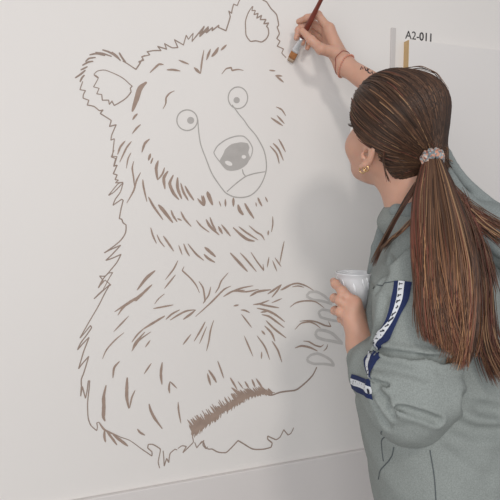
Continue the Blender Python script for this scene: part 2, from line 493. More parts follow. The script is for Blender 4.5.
    (7.6, [(391.6,861.3),(425.1,830.1)]),
    (3.9, [(249.2,1625.2),(237.1,1618.4),(228.4,1607.2),(227.2,1593.8),(220.1,1580.1)]),
    (4.0, [(369.1,1674.2),(381.2,1688.2),(394.1,1691.6),(395.9,1684.9),(412.6,1688.6),(426.8,1687.3)]),
    (4.1, [(496.1,1693.4),(513.6,1693.0)]),
    (4.7, [(513.6,1681.7),(533.3,1681.4)]),
    (5.2, [(513.6,1681.7),(537.3,1665.7)]),
    (4.2, [(516.0,1601.9),(531.8,1595.6),(543.9,1580.0)]),
    (4.7, [(518.1,1580.5),(540.0,1559.9)]),
    (6.1, [(501.2,1573.5),(535.3,1554.3)]),
    (4.8, [(523.5,1519.9),(533.6,1503.9),(543.7,1485.9)]),
    (5.3, [(507.7,1508.4),(523.7,1492.6),(537.8,1463.8)]),
    (4.7, [(499.1,1500.9),(517.8,1481.5),(525.9,1455.4)]),
]
EAR_TALL = [
    (3.3, [(416.3,1858.0),(430.4,1873.2),(449.0,1878.9),(479.1,1865.5),(489.0,1861.6),(500.5,1847.5),(516.0,1833.7),(522.0,1808.3),(518.1,1802.7),(524.0,1787.6),(517.1,1774.7),(526.1,1768.5),(518.4,1755.6),(536.0,1750.2),(531.4,1739.2),(543.3,1728.9)]),
    (3.3, [(450.9,1846.9),(439.6,1830.3),(432.2,1809.1),(432.2,1792.0),(434.0,1773.4),(445.3,1760.8),(460.3,1763.3),(475.6,1762.0),(488.9,1771.9),(494.6,1784.6),(492.7,1798.3),(488.8,1801.4),(494.5,1810.6),(481.2,1807.4),(486.9,1818.4),(471.6,1816.7),(475.4,1827.5),(462.2,1819.1),(465.9,1831.5),(454.6,1826.9),(458.4,1837.5),(449.0,1836.4),(452.0,1847.0)]),
]
SNOUT_LINES = [
    (3.1, [(306.8,1559.3),(308.3,1533.7),(313.3,1499.4),(327.4,1461.7),(343.6,1423.5),(376.6,1379.5),(397.2,1368.8),(423.9,1366.3),(446.9,1372.6),(466.4,1389.0),(480.8,1412.1),(488.9,1437.4),(488.9,1462.1),(481.7,1490.8),(460.4,1525.9),(439.3,1548.1),(427.9,1563.5),(416.6,1575.2),(396.1,1600.3)]),
    (3.1, [(423.2,1439.0),(425.8,1428.3),(432.3,1420.5)]),
    (3.1, [(381.5,1381.3),(404.9,1401.2),(432.3,1420.5),(454.7,1428.1),(485.8,1433.7)]),
]
NOSE_LINE = [
    (3.1, [(362.2,1457.3),(351.2,1471.0),(347.6,1479.7),(356.9,1495.7),(379.1,1512.2),(405.2,1522.0),(426.0,1522.8),(441.2,1510.9),(450.8,1493.4),(448.8,1477.3),(441.2,1462.7)]),
]
FUR_HATCHING = [
    (4.2, [(276.0,770.6),(283.3,756.8),(281.4,746.9)]),
    (4.2, [(275.2,775.4),(284.8,757.4),(282.7,746.7)]),
    (4.2, [(281.3,767.3),(286.2,758.0),(283.3,743.1)]),
    (4.2, [(270.9,790.1),(287.6,758.6),(283.5,737.0)]),
    (4.2, [(274.5,786.6),(289.1,759.2),(286.9,747.5)]),
    (4.2, [(279.1,781.2),(290.5,759.8),(288.2,747.2)]),
    (4.2, [(285.6,772.4),(292.0,760.5),(290.2,750.8)]),
    (4.2, [(286.5,774.0),(293.4,761.1),(289.2,737.7)]),
    (4.2, [(279.6,790.3),(294.9,761.7),(291.1,740.4)]),
    (4.1, [(281.5,790.1),(296.3,762.3),(294.4,751.3)]),
    (4.1, [(289.6,778.2),(297.8,762.9),(294.7,744.8)]),
    (4.1, [(285.4,789.4),(299.2,763.5),(295.5,741.8)]),
    (4.1, [(284.9,793.7),(300.7,764.1),(299.2,755.0)]),
    (4.1, [(290.1,787.3),(302.1,764.7),(299.1,746.2)]),
    (4.1, [(292.9,785.3),(303.6,765.4),(301.9,754.9)]),
    (4.1, [(294.9,785.1),(305.1,766.0),(303.7,757.0)]),
    (4.1, [(290.6,797.5),(306.9,767.0),(303.6,745.6)]),
    (4.1, [(297.6,788.9),(308.8,768.1),(306.8,755.8)]),
    (4.1, [(294.7,798.7),(310.6,769.1),(308.0,752.5)]),
    (4.1, [(296.9,799.0),(312.4,770.1),(309.3,749.3)]),
    (4.1, [(303.7,790.7),(314.2,771.1),(312.2,757.2)]),
    (4.1, [(304.4,793.9),(316.1,772.2),(314.0,758.0)]),
    (4.1, [(312.0,784.2),(317.9,773.2),(316.2,761.1)]),
    (4.1, [(305.3,801.0),(319.7,774.2),(318.6,766.2)]),
    (4.1, [(317.2,783.3),(321.6,775.2),(319.2,758.3)]),
    (4.1, [(316.0,790.0),(323.4,776.3),(321.3,760.8)]),
    (4.1, [(315.3,795.6),(325.2,777.3),(323.6,764.9)]),
    (4.1, [(310.4,809.1),(327.1,778.3),(325.8,768.2)]),
    (4.0, [(319.8,796.1),(328.9,779.3),(327.6,769.2)]),
    (4.0, [(318.9,802.3),(330.8,780.4),(329.3,769.1)]),
    (4.0, [(324.3,796.7),(332.6,781.4),(330.4,763.2)]),
    (4.0, [(326.6,797.1),(334.4,782.7),(332.6,767.3)]),
    (4.0, [(321.0,811.9),(336.3,783.9),(335.3,775.4)]),
    (4.0, [(333.7,793.3),(338.1,785.1),(336.9,774.8)]),
    (4.0, [(326.6,810.9),(340.0,786.3),(338.2,770.4)]),
    (4.0, [(335.2,799.8),(341.8,787.5),(340.5,775.9)]),
    (4.0, [(337.8,799.5),(343.7,788.8),(342.2,775.3)]),
    (4.0, [(341.4,797.6),(345.5,790.0),(343.8,773.1)]),
    (4.0, [(332.5,818.4),(347.4,791.2),(345.3,770.8)]),
    (4.0, [(336.4,815.8),(349.3,792.4),(347.2,772.0)]),
    (4.0, [(347.3,800.6),(351.1,793.7),(350.0,782.9)]),
    (4.0, [(337.4,823.3),(353.0,794.9),(351.3,777.3)]),
    (4.0, [(346.2,811.9),(354.8,796.1),(353.0,776.3)]),
    (4.0, [(345.4,817.8),(356.7,797.3),(355.0,779.4)]),
    (4.0, [(351.4,811.6),(358.5,798.6),(357.7,789.4)]),
    (4.0, [(351.4,816.0),(360.4,799.6),(359.7,791.3)]),
    (4.0, [(354.1,815.4),(362.3,800.5),(360.6,780.9)]),
    (3.9, [(356.6,815.1),(364.1,801.4),(363.6,794.8)]),
    (3.9, [(362.0,809.6),(366.0,802.2),(365.3,793.5)]),
    (3.9, [(354.9,826.7),(367.9,803.1),(367.0,791.9)]),
    (3.9, [(362.7,816.6),(369.7,803.9),(369.2,796.3)]),
    (3.9, [(356.3,832.5),(371.6,804.8),(370.8,792.9)]),
    (3.9, [(367.5,816.4),(373.5,805.7),(373.0,798.7)]),
    (3.9, [(371.2,813.9),(375.3,806.5),(374.8,798.1)]),
    (3.9, [(365.7,828.2),(377.2,807.4),(376.7,799.3)]),
    (3.9, [(375.2,815.3),(379.1,808.3),(378.3,795.8)]),
    (3.9, [(374.6,820.6),(381.0,809.1),(379.9,790.2)]),
    (3.9, [(378.0,818.7),(382.8,810.0),(382.1,797.2)]),
    (3.9, [(372.2,833.4),(384.7,810.9),(384.1,799.6)]),
    (3.9, [(371.6,838.6),(386.6,811.7),(386.0,799.7)]),
    (3.9, [(382.3,823.7),(388.5,812.6),(387.9,801.5)]),
    (3.9, [(386.6,820.2),(390.4,813.5),(389.9,802.3)]),
    (3.9, [(386.0,825.5),(392.3,814.3),(391.5,797.4)]),
    (3.9, [(381.2,838.4),(394.1,815.2),(393.7,803.2)]),
    (3.9, [(392.4,822.7),(396.0,816.1),(395.7,807.2)]),
    (3.9, [(391.8,827.8),(397.9,816.9),(397.6,808.7)]),
    (3.8, [(393.9,828.4),(399.8,817.8),(399.3,801.6)]),
    (3.8, [(396.8,827.4),(401.7,818.7),(401.5,812.4)]),
    (3.8, [(389.8,844.2),(403.6,819.6),(403.2,807.2)]),
    (3.8, [(391.0,846.2),(405.5,820.4),(405.2,810.1)]),
    (3.8, [(394.0,845.2),(407.4,821.3),(407.1,808.0)]),
    (3.8, [(397.1,843.8),(409.3,822.2),(409.0,808.0)]),
    (3.8, [(399.5,837.4),(411.2,823.1),(411.3,817.2)]),
    (3.8, [(405.7,833.0),(413.1,823.9),(413.5,810.1)]),
    (3.8, [(397.4,846.4),(415.0,824.8),(415.4,810.5)]),
    (3.8, [(407.7,836.8),(416.9,825.5),(417.3,814.0)]),
    (3.8, [(402.8,845.7),(418.8,826.1),(419.2,814.9)]),
    (3.8, [(404.5,846.5),(420.7,826.7),(421.1,816.7)]),
    (3.8, [(408.8,844.1),(422.6,827.3),(423.1,815.8)]),
    (3.8, [(416.4,837.8),(424.5,827.9),(425.1,814.1)]),
    (3.8, [(408.4,850.5),(426.4,828.5),(426.7,823.2)]),
    (3.8, [(410.2,851.3),(428.3,829.1),(429.0,815.2)]),
    (3.8, [(416.5,846.5),(430.3,829.7),(430.5,824.7)]),
    (3.8, [(415.2,851.0),(432.2,830.3),(432.5,824.6)]),
    (3.8, [(416.2,852.7),(434.1,830.9),(434.7,820.1)]),
    (3.7, [(431.1,837.5),(436.0,831.5),(436.4,825.5)]),
    (3.7, [(424.8,848.0),(437.9,832.1),(438.6,822.4)]),
    (3.7, [(425.3,850.4),(439.9,832.7),(440.7,819.7)]),
    (3.7, [(434.7,841.9),(441.8,833.3),(442.1,829.0)]),
    (3.7, [(426.8,854.4),(443.7,833.9),(444.0,829.5)]),
    (3.7, [(429.7,853.8),(445.9,834.2),(446.3,828.9)]),
    (3.7, [(433.0,852.8),(448.2,834.4),(449.1,823.1)]),
    (3.7, [(434.4,854.0),(450.5,834.6),(451.3,825.5)]),
    (3.7, [(436.8,854.1),(452.9,834.7),(453.4,828.8)]),
    (3.7, [(442.0,850.8),(455.2,834.9),(455.8,827.9)]),
    (3.7, [(441.4,854.5),(457.5,835.1),(458.5,824.3)]),
    (3.7, [(449.5,847.7),(459.8,835.3),(460.6,826.7)]),
    (3.7, [(457.9,840.6),(462.2,835.5),(462.6,831.2)]),
    (3.7, [(452.6,850.0),(464.5,835.7),(465.3,827.5)]),
    (3.7, [(451.3,854.4),(466.8,835.8),(467.7,826.8)]),
    (3.7, [(463.5,842.9),(469.2,836.0),(469.9,829.1)]),
    (3.7, [(457.4,853.1),(471.5,836.2),(472.4,828.0)]),
    (3.7, [(469.9,841.1),(473.8,836.4),(475.0,825.7)]),
    (3.7, [(461.4,854.2),(476.2,836.6),(476.7,832.1)]),
    (3.7, [(467.6,849.8),(478.5,836.7),(479.3,829.9)]),
    (3.6, [(466.5,853.4),(480.5,836.6),(481.3,830.3)]),
    (3.6, [(475.7,844.4),(482.5,836.3),(483.4,828.8)]),
    (3.6, [(468.2,855.5),(484.5,836.1),(485.0,831.7)]),
    (3.6, [(481.2,842.0),(486.4,835.8),(487.5,827.4)]),
    (3.6, [(473.3,853.6),(488.4,835.6),(489.4,828.1)]),
    (3.6, [(481.1,846.4),(490.4,835.3),(491.7,825.3)]),
    (3.6, [(478.8,851.3),(492.3,835.1),(492.9,831.1)]),
    (3.6, [(479.5,852.5),(494.3,834.9),(495.0,829.9)]),
    (3.6, [(488.8,843.5),(496.3,834.6),(497.6,825.0)]),
    (3.6, [(489.3,845.0),(498.2,834.4),(499.6,825.1)]),
    (3.6, [(494.5,840.9),(500.2,834.1),(501.6,824.4)]),
    (3.6, [(496.4,840.7),(502.2,833.9),(502.8,829.5)]),
    (3.6, [(494.5,845.1),(504.2,833.6),(505.0,827.9)]),
    (3.6, [(495.9,845.5),(506.2,833.4),(507.6,823.8)]),
    (3.6, [(495.9,847.7),(508.1,833.1),(508.7,829.9)]),
    (12.6, [(283.3,756.8),(292.8,760.8),(302.3,764.8)]),
    (12.1, [(296.6,762.4),(307.4,767.9),(318.3,773.4)]),
    (11.6, [(311.1,769.4),(323.1,776.3),(335.2,783.1)]),
    (11.0, [(327.9,778.8),(340.0,786.5),(352.1,794.3)]),
    (10.5, [(344.8,789.5),(357.0,796.6),(369.2,803.7)]),
    (9.9, [(361.8,800.3),(374.1,805.9),(386.3,811.6)]),
    (9.4, [(379.0,808.2),(391.3,813.9),(403.6,819.6)]),
    (8.9, [(396.2,816.1),(408.6,821.5),(421.0,826.8)]),
    (8.3, [(413.5,824.1),(426.0,828.2),(438.5,832.3)]),
    (7.8, [(431.0,829.9),(444.8,832.6),(458.6,835.2)]),
    (7.2, [(449.5,834.5),(464.6,835.6),(479.8,836.6)]),
    (6.6, [(470.8,836.1),(484.3,835.3),(497.8,834.4)]),
    (6.1, [(490.1,835.4),(499.1,834.3),(508.1,833.1)]),
    (5.5, [(508.1,833.1),(508.1,833.1),(508.1,833.1)]),
]
NOSE_PAD = [(361.1,1457.2),(365.9,1466.1),(371.5,1475.1),(377.1,1487.6),(386.5,1496.7),(395.8,1502.3),(408.9,1505.5),(420.3,1507.4),(437.4,1505.5),(442.3,1494.9),(439.3,1482.3),(443.9,1468.9),(435.4,1451.8),(416.4,1438.9),(393.7,1434.2),(380.6,1436.5),(371.3,1444.4)]
NOSE_SHINES = [[(395.8,1449.2),(393.8,1447.5),(390.3,1446.9),(386.1,1447.6),(381.8,1449.4),(378.5,1451.9),(376.7,1454.7),(376.8,1457.2),(378.8,1458.9),(382.3,1459.5),(386.5,1458.9),(390.7,1457.1),(394.1,1454.6),(395.9,1451.8)],[(433.1,1470.7),(432.5,1468.7),(430.8,1467.1),(428.4,1466.1),(425.7,1466.0),(423.2,1466.9),(421.6,1468.4),(421.0,1470.4),(421.6,1472.4),(423.3,1474.1),(425.7,1475.1),(428.4,1475.1),(430.8,1474.3),(432.5,1472.7)]]
EYES = [([(305.7,1557.5),(305.0,1551.9),(303.0,1546.5),(299.8,1541.6),(295.7,1537.4),(290.7,1534.2),(285.2,1532.1),(279.4,1531.2),(273.6,1531.6),(268.2,1533.2),(263.3,1536.0),(259.3,1539.7),(256.3,1544.3),(254.5,1549.5),(254.0,1555.0),(254.7,1560.6),(256.6,1565.9),(259.7,1570.8),(263.9,1574.9),(268.8,1578.1),(274.2,1580.3),(280.0,1581.2),(285.7,1580.9),(291.2,1579.4),(296.1,1576.6),(300.2,1572.9),(303.2,1568.3),(305.1,1563.1)],[(297.3,1556.6),(296.6,1553.3),(294.7,1550.5),(291.8,1548.5),(288.4,1547.7),(285.0,1548.2),(282.2,1549.9),(280.3,1552.6),(279.7,1555.8),(280.4,1559.1),(282.3,1561.9),(285.2,1563.9),(288.6,1564.7),(291.9,1564.2),(294.8,1562.5),(296.7,1559.9)]),([(437.7,1620.2),(437.0,1614.2),(435.1,1608.3),(432.0,1603.0),(427.8,1598.5),(422.9,1595.0),(417.3,1592.7),(411.6,1591.7),(405.8,1592.0),(400.4,1593.7),(395.5,1596.6),(391.4,1600.7),(388.4,1605.6),(386.5,1611.1),(385.9,1617.0),(386.6,1623.0),(388.5,1628.7),(391.5,1634.0),(395.6,1638.5),(400.5,1642.0),(405.9,1644.3),(411.7,1645.4),(417.5,1645.1),(422.9,1643.5),(427.9,1640.6),(432.0,1636.7),(435.1,1631.8),(437.0,1626.2)],[(416.4,1612.9),(415.8,1609.9),(414.0,1607.3),(411.3,1605.5),(408.1,1604.7),(405.0,1605.1),(402.3,1606.6),(400.5,1609.0),(399.9,1611.9),(400.5,1614.9),(402.3,1617.5),(405.0,1619.3),(408.2,1620.1),(411.3,1619.7),(414.0,1618.2),(415.8,1615.8)])]
CLAWS = [(6.1,[(608.8,1095.8),(618.0,1105.4),(639.4,1105.8),(661.2,1094.6),(678.9,1079.6),(687.9,1068.2),(657.1,1078.6),(626.8,1084.8)]),(6.1,[(646.7,1047.9),(657.5,1053.9),(679.4,1049.6),(699.5,1038.9),(719.9,1018.4),(702.1,1018.5),(679.8,1024.3),(653.4,1033.5)]),(7.2,[(637.5,988.2),(644.4,996.8),(667.1,993.7),(689.3,983.8),(707.4,968.0),(722.6,951.6),(694.2,960.3),(663.1,967.9),(643.3,976.9)]),(6.1,[(612.9,918.3),(624.5,927.2),(646.2,929.1),(672.7,916.3),(688.4,904.5),(697.6,889.2),(668.6,896.8),(633.5,901.3),(616.0,910.0)])]



def smooth_path(pts, sub=6):
    P = [np.array(p, float) for p in pts]
    if len(P) == 2:
        return [P[0] * (1 - t) + P[1] * t for t in np.linspace(0, 1, 6)]
    out = []
    for i in range(len(P) - 1):
        p0, p1, p2, p3 = P[max(i - 1, 0)], P[i], P[i + 1], P[min(i + 2, len(P) - 1)]
        # keep zigzag corners crisp
        def tan(a, b, c):
            u, v = b - a, c - b
            lu, lv = np.linalg.norm(u) + 1e-9, np.linalg.norm(v) + 1e-9
            k = max(0.0, (u @ v) / (lu * lv))
            return (u / lu + v / lv) * 0.5 * min(lu, lv) * k
        m1, m2 = tan(p0, p1, p2) if i > 0 else (p2 - p1) * .5, tan(p1, p2, p3) if i < len(P) - 2 else (p2 - p1) * .5
        for t in np.linspace(0, 1, sub, endpoint=False):
            out.append((2 * t**3 - 3 * t**2 + 1) * p1 + (t**3 - 2 * t**2 + t) * m1 + (-2 * t**3 + 3 * t**2) * p2 + (t**3 - t**2) * m2)
    out.append(P[-1])
    return out


def brush_strokes(strokes, off, taper=0.35, seed=1, closed=False, thick=0.0005, gain=1.0):
    """Flat paint ribbons lying on the wall plane y = 0, with pointed ends."""
    rnd = random.Random(seed)
    V, Fc = [], []
    for k, (w, pts) in enumerate(strokes):
        w = w * gain
        pts = list(pts) + ([pts[0], pts[1]] if closed else [])
        q = smooth_path(pts)
        if closed:
            q = q[:-6]
        n = len(q)
        y = -(off + 0.000012 * (k % 25))
        L, Rr = [], []
        for i in range(n):
            d = q[min(i + 1, n - 1)] - q[max(i - 1, 0)]
            d = d / (np.linalg.norm(d) + 1e-9)
            nn = np.array([-d[1], d[0]])
            t = i / (n - 1)
            s = 1.0
            if not closed:
                e = min(t, 1 - t)
                s = taper + (1 - taper) * min(1.0, e / (0.5 if w > 12 else 0.34)) ** 0.8
            ww = 0.5 * w * s * (1 + 0.14 * (rnd.random() - 0.5))
            L.append(q[i] + nn * ww)
            Rr.append(q[i] - nn * ww)
        b = len(V)
        for a, c in zip(L, Rr):
            yy = y - 0.000004 * (len(V) // 2 % 60)
            V.append((a[0] / 1000, yy, a[1] / 1000))
            V.append((c[0] / 1000, yy, c[1] / 1000))
        for i in range(n - 1):
            Fc.append((b + 2 * i, b + 2 * i + 1, b + 2 * i + 3, b + 2 * i + 2))
    return V, Fc


def filled(outline, off):
    q = smooth_path(list(outline) + [outline[0]], 4)[:-1]
    return [(p[0] / 1000, -off, p[1] / 1000) for p in q], [tuple(range(len(q)))]


bear = tag(empty('bear_mural', (0.40, 0.0, 1.15)), 'large unfinished brown line drawing of a bear painted on the white wall', 'mural')
outline = mesh_obj('fur_outline', *brush_strokes(FUR_OUTLINE, 0.0004, 0.7), M_BROWNLINE, bear)

# brush strokes lying close together form one patch of fur
boxes = [(np.min(p, axis=0) / 1000, np.max(p, axis=0) / 1000) for _, p in FUR_STROKES]
patch = list(range(len(boxes)))
for i, (lo_i, hi_i) in enumerate(boxes):
    for k, (lo_k, hi_k) in enumerate(boxes[:i]):
        gap = np.linalg.norm(np.maximum(0, np.maximum(lo_i - hi_k, lo_k - hi_i)))
        if gap < max(0.018, 0.48 * max((hi_i - lo_i).max(), (hi_k - lo_k).max())):
            a_, b_ = patch[i], patch[k]
            patch = [b_ if q == a_ else q for q in patch]
for pid in sorted(set(patch)):
    mesh_obj('fur_patch', *brush_strokes([st for st, q in zip(FUR_STROKES, patch) if q == pid], 0.0005, 0.25, 2), M_BROWN, bear)
mesh_obj('fur_hatching', *brush_strokes(FUR_HATCHING, 0.0005, 0.25, 3), M_BROWN, bear)
mesh_obj('ear', *brush_strokes(EAR_ROUND, 0.0004, 0.6, 4), M_BROWNLINE, bear)
mesh_obj('ear', *brush_strokes(EAR_TALL, 0.0004, 0.7, 5), M_BROWNLINE, bear)
mesh_obj('snout', *brush_strokes(SNOUT_LINES, 0.0004, 0.8, 6), M_GREYLINE, bear)['label'] = 'thin grey snout line'
nose = mesh_obj('nose', *join([filled(NOSE_PAD, 0.0005), brush_strokes(NOSE_LINE, 0.0004, 0.8, 7)]), M_GREYFILL, bear)
nose['label'] = 'nose filled in grey'
for sh in NOSE_SHINES:
    mesh_obj('nose_shine', *filled(sh, 0.0007), M_WHITEPAINT, nose)
for ring, pupil in EYES:
    e = mesh_obj('eye', *brush_strokes([(2.9, ring)], 0.0004, 0.8, 8, True), M_GREYLINE, bear)
    mesh_obj('pupil', *filled(pupil, 0.0005), M_GREYFILL, e)
for w, c in CLAWS:
    mesh_obj('claw', *brush_strokes([(w * 1.2, c)], 0.0006, 0.8, 9, True), M_CLAW, bear)['label'] = 'claw outlined in thick grey'

# ------------------------------------------------------------------ shapes as distance fields (metres, world axes)
def V3(*a):
    return np.array(a, dtype=np.float64)


def seg_dist(p, a, b, ra, rb):
    a, b = np.asarray(a), np.asarray(b)
    ab = b - a
    t = np.clip(((p - a) @ ab) / (ab @ ab + 1e-12), 0, 1)
    d = p - a - t[:, None] * ab
    return np.sqrt(np.einsum('ij,ij->i', d, d)) - (ra + (rb - ra) * t)


def chain(p, pts, radii, k=0.0):
    d = None
    for i in range(len(pts) - 1):
        e = seg_dist(p, pts[i], pts[i + 1], radii[i], radii[i + 1])
        d = e if d is None else (smin(d, e, k) if k else np.minimum(d, e))
    return d


def smin(a, b, k):
    h = np.clip(0.5 + 0.5 * (b - a) / k, 0, 1)
    return b + (a - b) * h - k * h * (1 - h)


def smax(a, b, k):
    return -smin(-a, -b, k)


def ellipsoid(q, c, r):
    c, r = np.asarray(c), np.asarray(r)
    u = (q - c) / r
    k0 = np.sqrt(np.einsum('ij,ij->i', u, u))
    u2 = u / r
    k1 = np.sqrt(np.einsum('ij,ij->i', u2, u2)) + 1e-9
    return k0 * (k0 - 1) / k1


def crease(p, pts, w, depth):
    d = None
    for i in range(len(pts) - 1):
        e = seg_dist(p, pts[i], pts[i + 1], 0, 0)
        d = e if d is None else np.minimum(d, e)
    # groove with a soft raised lip on either side
    return depth * np.exp(-(d / w) ** 2) - 0.45 * depth * np.exp(-((d - 2.0 * w) / (1.1 * w)) ** 2)


def project(f, p, steps=6, h=4e-4):
    p = np.array(p, dtype=float)
    for _ in range(steps):
        d = f(p)
        g = np.stack([(f(p + np.eye(3)[k] * h) - d) / h for k in range(3)], 1)
        g /= (np.einsum('ij,ij->i', g, g)[:, None] + 1e-9)
        p = p - g * d[:, None] * 0.9
    d = f(p)
    g = np.stack([(f(p + np.eye(3)[k] * h) - d) / h for k in range(3)], 1)
    g /= np.linalg.norm(g, axis=1)[:, None] + 1e-9
    return p, g


def solidify(f, lo, hi, h, block=14):
    """Surface of f = 0 as a quad mesh (surface nets), evaluated only near the surface."""
    lo = np.asarray(lo, float)
    n = np.ceil((np.asarray(hi) - lo) / h / block).astype(int)
    N = n * block + 1
    G = np.full(N, 1.0, dtype=np.float32)
    bi = np.stack(np.meshgrid(*[np.arange(k) for k in n], indexing='ij'), -1).reshape(-1, 3)
    cen = lo + (bi + 0.5) * block * h
    d0 = np.concatenate([f(c) for c in np.array_split(cen, max(1, len(cen) // 200000))])
    R_ = block * h * 0.5 * 1.7320508 * 1.25 + 0.004
    off = np.stack(np.meshgrid(*[np.arange(block + 1)] * 3, indexing='ij'), -1).reshape(-1, 3)
    inside = d0 < 0
    for b, dd, ins in zip(bi, d0, inside):
        s = tuple(slice(b[k] * block, (b[k] + 1) * block + 1) for k in range(3))
        if abs(dd) > R_:
            if ins:
                G[s] = np.where(G[s] == 1.0, -1.0, G[s])
    near = bi[np.abs(d0) <= R_]
    for ch in np.array_split(near, max(1, len(near) // 60)):
        pts = (ch[:, None, :] * block + off[None]).reshape(-1, 3)
        d = f(lo + pts * h).astype(np.float32)
        G[pts[:, 0], pts[:, 1], pts[:, 2]] = d
    S_ = G < 0
    c = np.zeros(tuple(N - 1), dtype=np.int8)
    for dx in (0, 1):
        for dy in (0, 1):
            for dz in (0, 1):
                c += S_[dx:N[0] - 1 + dx, dy:N[1] - 1 + dy, dz:N[2] - 1 + dz]
    act = np.argwhere((c > 0) & (c < 8))
    idx = np.full(tuple(N - 1), -1, dtype=np.int32)
    idx[act[:, 0], act[:, 1], act[:, 2]] = np.arange(len(act))
    acc = np.zeros((len(act), 3))
    cnt = np.zeros(len(act))
    corners = [(x, y, z) for x in (0, 1) for y in (0, 1) for z in (0, 1)]
    for i, a in enumerate(corners):
        for b in corners[i + 1:]:
            if sum(abs(a[k] - b[k]) for k in range(3)) != 1:
                continue
            va = G[act[:, 0] + a[0], act[:, 1] + a[1], act[:, 2] + a[2]]
            vb = G[act[:, 0] + b[0], act[:, 1] + b[1], act[:, 2] + b[2]]
            m = (va < 0) != (vb < 0)
            t = va[m] / (va[m] - vb[m])
            acc[m] += np.array(a) + t[:, None] * (np.array(b) - np.array(a))
            cnt[m] += 1
    P = lo + (act + acc / cnt[:, None]) * h
    Q = []
    for ax in range(3):
        o1, o2 = [(1, 2), (2, 0), (0, 1)][ax]
        s0 = [slice(1, None)] * 3
        a = S_[tuple(slice(0, N[k] - 1) for k in range(3))]
        sh = [slice(0, N[k] - 1) for k in range(3)]
        sh[ax] = slice(1, N[ax])
        b = S_[tuple(sh)]
        e = np.argwhere(a != b)
        e = e[(e[:, o1] > 0) & (e[:, o2] > 0)]
        flip = a[e[:, 0], e[:, 1], e[:, 2]]
        def gi(d1, d2):
            q = e.copy()
            q[:, o1] -= d1
            q[:, o2] -= d2
            return idx[q[:, 0], q[:, 1], q[:, 2]]
        q = np.stack([gi(0, 0), gi(1, 0), gi(1, 1), gi(0, 1)], 1)
        q[~flip] = q[~flip][:, ::-1]
        Q.append(q)
    Q = np.concatenate(Q)
    Q = Q[(Q >= 0).all(1)]
    return P, Q


# ------------------------------------------------------------------ the figure
# head frame: l = her left, f = where she faces, u = crown
H_C = (0.5898, -0.4324, 1.4985)
def head_frame(a, pitch, roll):
    a, pitch, roll = np.radians((a, pitch, roll))
    R0 = np.array([np.cos(np.radians(19)), -np.sin(np.radians(19)), 0.0])
    F0 = np.array([np.sin(np.radians(19)), np.cos(np.radians(19)), 0.0])
    f = -np.sin(a) * R0 + np.cos(a) * F0
    l = -np.cos(a) * R0 - np.sin(a) * F0
    u = np.array([0, 0, 1.0])
    f, u = f * np.cos(pitch) + u * np.sin(pitch), u * np.cos(pitch) - f * np.sin(pitch)
    l, u = l * np.cos(roll) + u * np.sin(roll), u * np.cos(roll) - l * np.sin(roll)
    return np.stack([l, f, u])
H_A = head_frame(41, 18, -10)
FS = 1.13     # the face is a little flatter than the construction below
def HL(l, f, u):
    f = f / FS if f > 0 else f
    return np.asarray(H_C) + np.array([l, f, u]) @ H_A
def to_head(p):
    return (p - np.asarray(H_C)) @ H_A.T

NECK_B = (0.6330, -0.4641, 1.3335)

# right arm, raised to the wall
R_SH, R_EL, R_WR = (0.7396, -0.3912, 1.3140), (0.7346, -0.2626, 1.5685), (0.6479, -0.1217, 1.6889)
# left arm, forearm folded up in front
L_SH, L_EL, L_WR = (0.5893, -0.5353, 1.2693), (0.5109, -0.6277, 1.0561), (0.5037, -0.4656, 1.0902)

